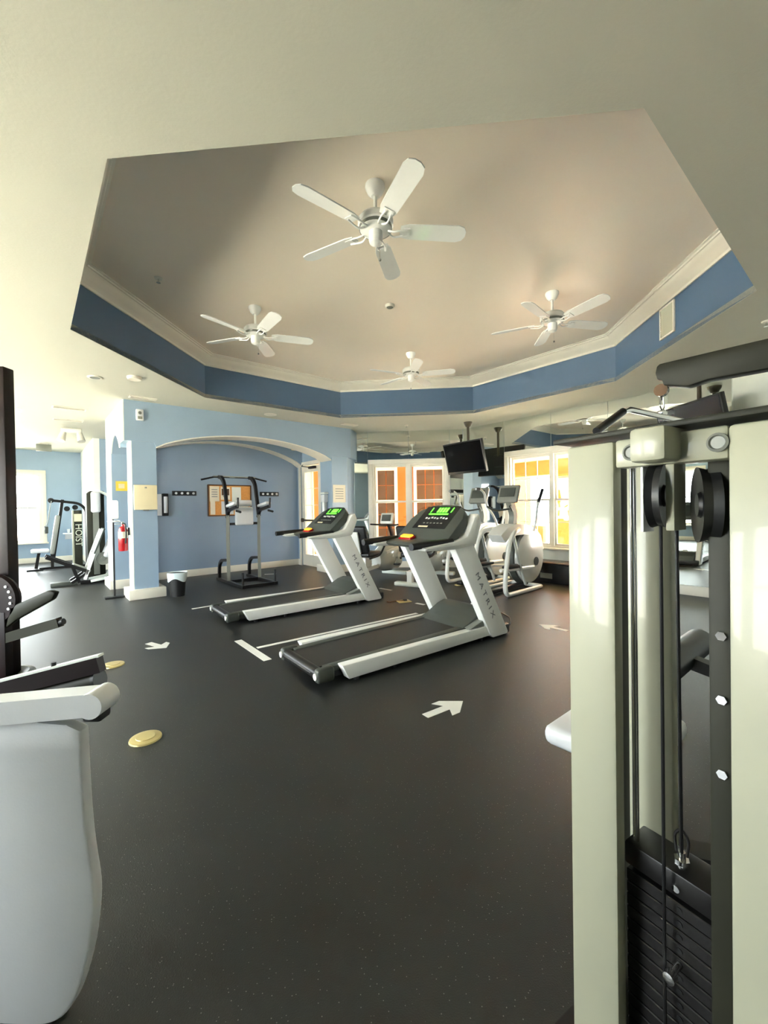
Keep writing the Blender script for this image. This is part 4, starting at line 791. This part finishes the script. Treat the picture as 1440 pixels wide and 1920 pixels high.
for yy in (-0.14, 0.34):
    bm = B(); tube(bm, [(0.14, yy, 1.62), (0.08, yy, 1.2), (0.02, yy, 0.92)], 0.008, 7); obj('cable', bm, M_CHROME, hm)
    bm = B(); box(bm, (0.04, yy, 0.95), (0.07, 0.05, 0.16), bev=0.015); obj('cable_handle', bm, M_GREY, hm)
for xx, zz in ((0.14, 1.64), (0.44, 1.44), (0.60, 1.47)): wheel('frame_pulley', (xx, 0.1, zz), 0.06, 0.04, M_BLACK, RX(R(90)), hm)
lp = thing('leg_press_machine', 'black inclined leg press with white pad near the left columns', 'weight machine', (-5.74, 7.91, 0), A40)
for yy in (-0.18, 0.18):
    bm = B(); tube(bm, [(-0.50, yy, 0.56), (0.12, yy, 0.24)], 0, prof=rect(0.05, 0.06)); obj('slide_rail', bm, M_BLKM, lp)
    bm = B(); tube(bm, [(0.06, yy, 0.10), (0.20, yy, 0.55), (0.36, yy, 1.02)], 0, prof=rect(0.05, 0.05)); obj('incline_post', bm, M_STEEL, lp)
    bm = B(); tube(bm, [(-0.12, yy, 0.36), (-0.02, yy, 0.05)], 0, prof=rect(0.05, 0.05)); obj('support_leg', bm, M_BLKM, lp)
    bm = B(); tube(bm, [(0.10, yy, 0.22), (-0.14, yy, 0.06)], 0, prof=rect(0.05, 0.05)); obj('diagonal_brace', bm, M_BLKM, lp)
    bm = B(); tube(bm, [(0.15, yy, 0.06), (0.46, yy, 0.10), (0.56, yy, 0.42), (0.48, yy, 0.62)], 0, prof=rect(0.045, 0.045), rad=0.06); obj('carriage_frame', bm, M_PALE, lp)
bm = B(); box(bm, (-0.24, 0, 0.035), (0.40, 0.16, 0.07), bev=0.012); obj('floor_foot', bm, M_GREY, lp)
bm = B(); box(bm, (0.30, 0, 0.035), (0.60, 0.12, 0.06), bev=0.01); obj('floor_beam', bm, M_BLKM, lp)
bm = B(); box(bm, (0.02, 0, 0.30), (0.30, 0.30, 0.07), M=RY(R(27)), bev=0.025); obj('seat_pad', bm, M_GVINYL, lp)
bm = B(); box(bm, (0.52, 0.0, 0.82), (0.10, 0.34, 0.72), M=RY(R(20)), bev=0.04, seg=3); obj('back_pad', bm, M_VINYL, lp)
bm = B(); box(bm, (0.30, 0.0, 0.80), (0.03, 0.42, 0.50), M=RY(R(20)), bev=0.008); obj('foot_plate', bm, M_GREY, lp)
wheel('weight_disc', (0.36, -0.12, 0.46), 0.12, 0.05, M_MID, RX(R(90)), lp)
pm_ = thing('pec_fly_machine', 'grey tower weight machine with white arm pads behind the leg press', 'weight machine', (-6.0, 8.5, 0), A40)
obj('weight_tower', xz([(0.0, 0.0), (0.30, 0.0), (0.30, 1.78), (0.06, 1.78), (0.0, 1.72)], 0.0, 0.30, bev=0.012), M_OLIVE, pm_)
obj('tower_shroud', xz([(0.10, 0.08), (0.20, 0.08), (0.20, 1.70), (0.10, 1.70)], -0.02, 0.0), M_MID, pm_)
for xx, zz, hh in ((0.14, 1.55, 0.42), (0.42, 1.50, 0.36), (0.62, 1.20, 0.40)): bm = B(); box(bm, (xx, -0.12, zz), (0.16, 0.12, hh), bev=0.04, seg=3); obj('arm_pad', bm, M_VINYL, pm_)
bm = B(); tube(bm, [(0.08, -0.05, 1.80), (0.30, -0.08, 1.74), (0.55, -0.08, 1.50), (0.62, -0.08, 1.25)], 0, prof=rect(0.05, 0.05), rad=0.1); obj('press_arm', bm, M_PALE, pm_)
bm = B(); box(bm, (0.55, -0.05, 0.75), (0.10, 0.30, 0.60), M=RY(R(12)), bev=0.04, seg=3); obj('backrest', bm, M_VINYL, pm_)
bm = B(); box(bm, (0.40, -0.05, 0.46), (0.34, 0.32, 0.08), bev=0.03, seg=3); obj('seat', bm, M_VINYL, pm_)
bm = B(); tube(bm, [(0.44, -0.05, 0.42), (0.44, -0.05, 0.05)], 0, prof=rect(0.07, 0.07)); obj('seat_post', bm, M_BLKM, pm_)
bm = B(); box(bm, (0.35, 0.05, 0.03), (0.72, 0.12, 0.06), bev=0.01); obj('floor_beam', bm, M_BLKM, pm_)
sf = thing('wall_shelf', 'small white wall shelf holding a cup under the far wall', 'shelf', s3(-0.30, 7.395, 0.70), FR)
bm = B(); box(bm, (0, -0.09, 0.06), (0.30, 0.18, 0.03), bev=0.005); obj('shelf_board', bm, M_VINYL, sf); bm = B(); prism(bm, [(-0.005, 0.045), (-0.15, 0.045), (-0.005, -0.10)], lambda a, b: V((-0.1, a, b)), lambda a, b: V((0.1, a, b))); obj('bracket', bm, M_VINYL, sf)
cu = thing('paper_cup', 'white cup standing on the small far wall shelf', 'cup', s3(-0.32, 7.30, 0.776), 0)
obj('cup_body', lathe(B(), [(0, 0), (0.03, 0), (0.04, 0.11), (0.036, 0.11), (0.028, 0.005), (0, 0.005)], n=14), M_VINYL, cu)
# ------------------------------------------------------------------ machines at the left frame edge
cm = thing('cable_column', 'dark weight machine column cut by the left frame edge', 'weight machine', (-3.03, 3.40, 0), 0)
bm = B(); box(bm, (-0.02, 0, 1.27), (0.10, 0.10, 2.50), bev=0.01); box(bm, (-0.42, 0, 1.27), (0.10, 0.10, 2.50), bev=0.01); box(bm, (-0.22, 0, 2.46), (0.30, 0.10, 0.10)); obj('tower_frame', bm, M_MAROON, cm)
bm = B(); box(bm, (-0.22, 0.02, 0.75), (0.30, 0.16, 1.20), bev=0.01); obj('weight_stack', bm, M_BLACK, cm)
bm = B(); box(bm, (-0.20, -0.03, 2.02), (0.24, 0.10, 0.24), bev=0.02); obj('pulley_block', bm, M_BLACK, cm)
bm = B(); box(bm, (-0.12, -0.06, 1.40), (0.08, 0.01, 0.30)); obj('yellow_decal', bm, M_YELLOW, cm)
bm = B(); box(bm, (-0.075, -0.062, 1.40), (0.035, 0.01, 0.22)); obj('white_decal', bm, M_VINYL, cm)
cw = obj('cam_plate', lathe(B(), [(0, -0.03), (0.19, -0.03), (0.20, 0), (0.19, 0.03), (0, 0.03)], Matrix.Translation((-0.04, -0.10, 0.68)) @ RX(R(90)), 30), M_MAROON, cm)
for k in range(5): a = R(40 - 17 * k); bm = B(); cyl(bm, (-0.04 + 0.155 * math.cos(a), -0.137, 0.68 + 0.155 * math.sin(a)), (-0.04 + 0.155 * math.cos(a), -0.13, 0.68 + 0.155 * math.sin(a)), 0.011, n=10); obj('pin_hole', bm, M_VINYL, cw)
obj('lever', xz([(0.06, 0.45), (0.10, 0.62), (0.40, 0.745), (0.46, 0.73), (0.43, 0.67), (0.15, 0.52)], -0.13, -0.07, bev=0.015), M_OLIVE, cm)
bm = B(); tube(bm, [(0.0, -0.10, 0.36), (0.47, -0.10, 0.49)], 0, prof=rect(0.06, 0.075)); obj('handle_bar', bm, M_OLIVE, cm)
bm = B(); cyl(bm, (0.43, -0.10, 0.475), (0.50, -0.10, 0.495), 0.025); obj('bar_end', bm, M_BLACK, cm)
bm = B(); box(bm, (0.03, -0.10, 0.30), (0.07, 0.07, 0.56), bev=0.006); obj('lower_post', bm, M_MAROON, cm)
obj('base_ring', lathe(B(), [(0.12, 0.0), (0.24, 0.0), (0.25, 0.03), (0.24, 0.07), (0.20, 0.08), (0.13, 0.05)], Matrix.Translation((-0.04, -0.10, 0)), 30), M_GREY, cm)
le = thing('leg_extension_machine', 'white padded machine with dark crossbar and foam roller, lower left foreground', 'weight machine', (-1.0, 1.0, 0), 0)
# white padded panel, facing the camera
ol = [(-0.35, 0.10), (0.10, 0.06), (0.17, 0.075), (0.21, 0.13), (0.245, 0.24), (0.262, 0.36), (0.262, 0.42), (0.25, 0.50), (0.242, 0.60), (0.238, 0.74), (0.237, 0.845), (-0.35, 0.80)]
def chaikin(P, n=2):
    for _ in range(n):
        P = [q for a, b in zip(P, P[1:] + P[:1]) for q in ((0.75 * a[0] + 0.25 * b[0], 0.75 * a[1] + 0.25 * b[1]), (0.25 * a[0] + 0.75 * b[0], 0.25 * a[1] + 0.75 * b[1]))]
    return P
obj('pad_panel', prism(B(), chaikin(ol), lambda a, b: V((a, 0.04, b)), lambda a, b: V((a, 0.075, b)), 0.008), M_VINYL, le)
bm = B(); tube(bm, [(-0.36, 0.055, 0.828), (0.275, 0.055, 0.876)], 0, prof=rect(0.06, 0.056)); tr = obj('top_rail', bm, M_VINYL, le)
bm = B(); cyl(bm, (0.275, 0.018, 0.876), (0.275, 0.09, 0.876), 0.031, n=24); obj('rail_end', bm, M_VINYL, tr)
bm = B(); box(bm, (0.262, 0.065, 0.840), (0.045, 0.045, 0.03), bev=0.006); obj('rail_clamp', bm, M_BLACK, tr)
for xx in (-0.25, 0.08): bm = B(); tube(bm, [(xx, 0.12, 0.0), (xx, 0.12, 0.80)], 0, prof=rect(0.05, 0.05)); obj('panel_leg', bm, M_BLKM, le)
bm = B(); tube(bm, [(-0.55, 0.5, 0.68), (-0.02, 0.5, 0.808)], 0, prof=rect(0.035, 0.055)); cbn = obj('crossbar', bm, M_MAROON, le)
bm = B(); tube(bm, [(-0.55, 0.5, 0.712), (-0.02, 0.5, 0.839)], 0, prof=rect(0.03, 0.008)); obj('bar_edge', bm, M_PALE, cbn)
for xx in (-0.42, -0.19): bm = B(); cyl(bm, (xx, 0.5, 0.838 + 0.241 * (xx + 0.02)), (xx, 0.5, 0.856 + 0.241 * (xx + 0.02)), 0.008, n=8); obj('bar_stud', bm, M_BLACK, cbn)
bm = B(); cyl(bm, (-0.55, 0.52, 0.622), (-0.05, 0.52, 0.742), 0.036, n=18); obj('foam_roller', bm, M_OLIVE, le)
bm = B(); cyl(bm, (-0.05, 0.52, 0.742), (-0.038, 0.52, 0.745), 0.037, n=18); obj('roller_cap', bm, M_BLACK, le)
bm = B(); tube(bm, [(-0.48, 0.5, 0.70), (-0.48, 0.5, 0.03), (-0.25, 0.14, 0.03)], 0, prof=rect(0.06, 0.06)); obj('side_frame', bm, M_MAROON, le)
# ------------------------------------------------------------------ floor markings and plates
def tape_strip(name, label, p, q, w_, cat='floor tape', group=None):
    p, q = V(p), V(q); d = (q - p).normalized(); n = V((-d.y, d.x)) * w_ / 2
    bm = B(); prism(bm, [(0, -1), (1, -1), (1, 1), (0, 1)], lambda a, b: v3(p.lerp(q, a) + n * b, 0.0005), lambda a, b: v3(p.lerp(q, a) + n * b, 0.0025))
    return tag(obj(name, bm, M_TAPE), label, cat, group)
F_ = lambda px, py: tuple(atz(px, py, 0).xy)
tape_strip('floor_tape', 'long white tape line running beside the nearer treadmill', F_(482, 1215), F_(782, 1150), 0.05)
tape_strip('floor_tape', 'short white tape bar crossing the end of the long line', F_(446, 1201), F_(502, 1238), 0.075)
tape_strip('floor_tape', 'white tape line at the rear of the farther treadmill', F_(360, 1142), F_(408, 1134), 0.05)
tape_strip('floor_tape', 'small white tape strip between the bikes and farther treadmill', F_(712, 1103), F_(734, 1107), 0.05)
tape_strip('floor_tape', 'small white tape strip left of the nearer motor cover', F_(780, 1131), F_(796, 1134), 0.05)
tape_strip('floor_tape', 'white tape strip left of the front elliptical', F_(914, 1102), F_(928, 1098), 0.05)
tape_strip('floor_tape', 'white tape strip behind the power tower near alcove wall', F_(496, 1077), F_(518, 1076), 0.06)
def arrow(label, tail, head, hw):
    p, q = V(tail), V(head); d = (q - p); L = d.length; d.normalize(); n = V((-d.y, d.x)); w_ = hw
    pts = [(0, -w_ * 0.3), (L * 0.55, -w_ * 0.3), (L * 0.42, -w_), (L * 0.62, -w_), (L, 0), (L * 0.62, w_), (L * 0.42, w_), (L * 0.55, w_ * 0.3), (0, w_ * 0.3)]
    bm = B(); prism(bm, pts, lambda a, b: v3(p + d * a + n * b, 0.0005), lambda a, b: v3(p + d * a + n * b, 0.0025))
    return tag(obj('floor_arrow', bm, M_TAPE), label, 'floor arrow', 'white tape arrows on the floor')
arrow('large white tape arrow in front of the nearer treadmill', F_(797, 1343), F_(868, 1315), 0.10)
arrow('white tape arrow on the open floor left of the treadmills', F_(278, 1206), F_(312, 1215), 0.11)
arrow('white tape arrow beside the cream machine panel at right', F_(1064, 1183), F_(1011, 1171), 0.10)
def fplate(label, px, py, r, m=M_BRASS):
    x, y = F_(px, py); t = thing('floor_plate', label, 'floor plate', (x, y, 0), 0)
    obj('plate', lathe(B(), [(0, 0), (r, 0), (r * 0.97, 0.008), (r * 0.75, 0.012), (0, 0.012)], n=28), m, t); obj('lid', lathe(B(), [(0, 0.012), (r * 0.6, 0.0125), (r * 0.58, 0.016), (0, 0.016)], n=24), m, t)
fplate('round brass floor outlet cover in the near left foreground', 273, 1385, 0.088); fplate('round pale floor cover beside the foam roller at left', 212, 1247, 0.09)
fplate('small pale floor cover between treadmills and ellipticals', 860, 1097, 0.07)
x, y = F_(757, 1128); t = thing('floor_outlet', 'square white floor outlet between the two treadmills', 'floor outlet', (x, y, 0), R(20))
bm = B(); box(bm, (0, 0, 0.006), (0.19, 0.15, 0.012), bev=0.003); obj('outlet_plate', bm, M_BRASS, t); bm = B(); box(bm, (0.02, 0, 0.022), (0.05, 0.05, 0.02), bev=0.006); obj('plug', bm, M_BLACK, t)
def cord(tm, pts):
    bm = B(); tube(bm, pts, 0.007, 6, rad=0.06); bmesh.ops.transform(bm, matrix=(Matrix.Translation(tm.location) @ RZ(tm.rotation_euler.z)).inverted(), verts=bm.verts); obj('power_cord', bm, M_BROWN, tm)
cord(TM_FAR, [(x, y, 0.018), (x - 0.1, y + 0.02, 0.008), (x - 0.2, y - 0.06, 0.008), (0.02, 5.98, 0.008)])
cord(TM_NEAR, [v3(F_(940, 1150), 0.008), v3(F_(955, 1158), 0.008), v3(F_(958, 1170), 0.008), v3(F_(948, 1182), 0.02)])
# black storage bench under the diagonal window
bb = thing('storage_box', 'low black storage box under the diagonal window by the elliptical', 'box', v3(MC + e(-50) * 2.55 + e(220) * 0.30, 0), R(-50))
bm = B(); box(bm, (0, 0, 0.16), (1.3, 0.40, 0.32), bev=0.012); obj('box_body', bm, M_BLACK, bb); bm = B(); box(bm, (-0.35, -0.203, 0.12), (0.22, 0.006, 0.09)); obj('box_label', bm, M_MID, bb)
bm = B(); box(bm, (0, 0, 0.335), (1.34, 0.43, 0.03), bev=0.008); obj('box_lid', bm, M_BLKM, bb)
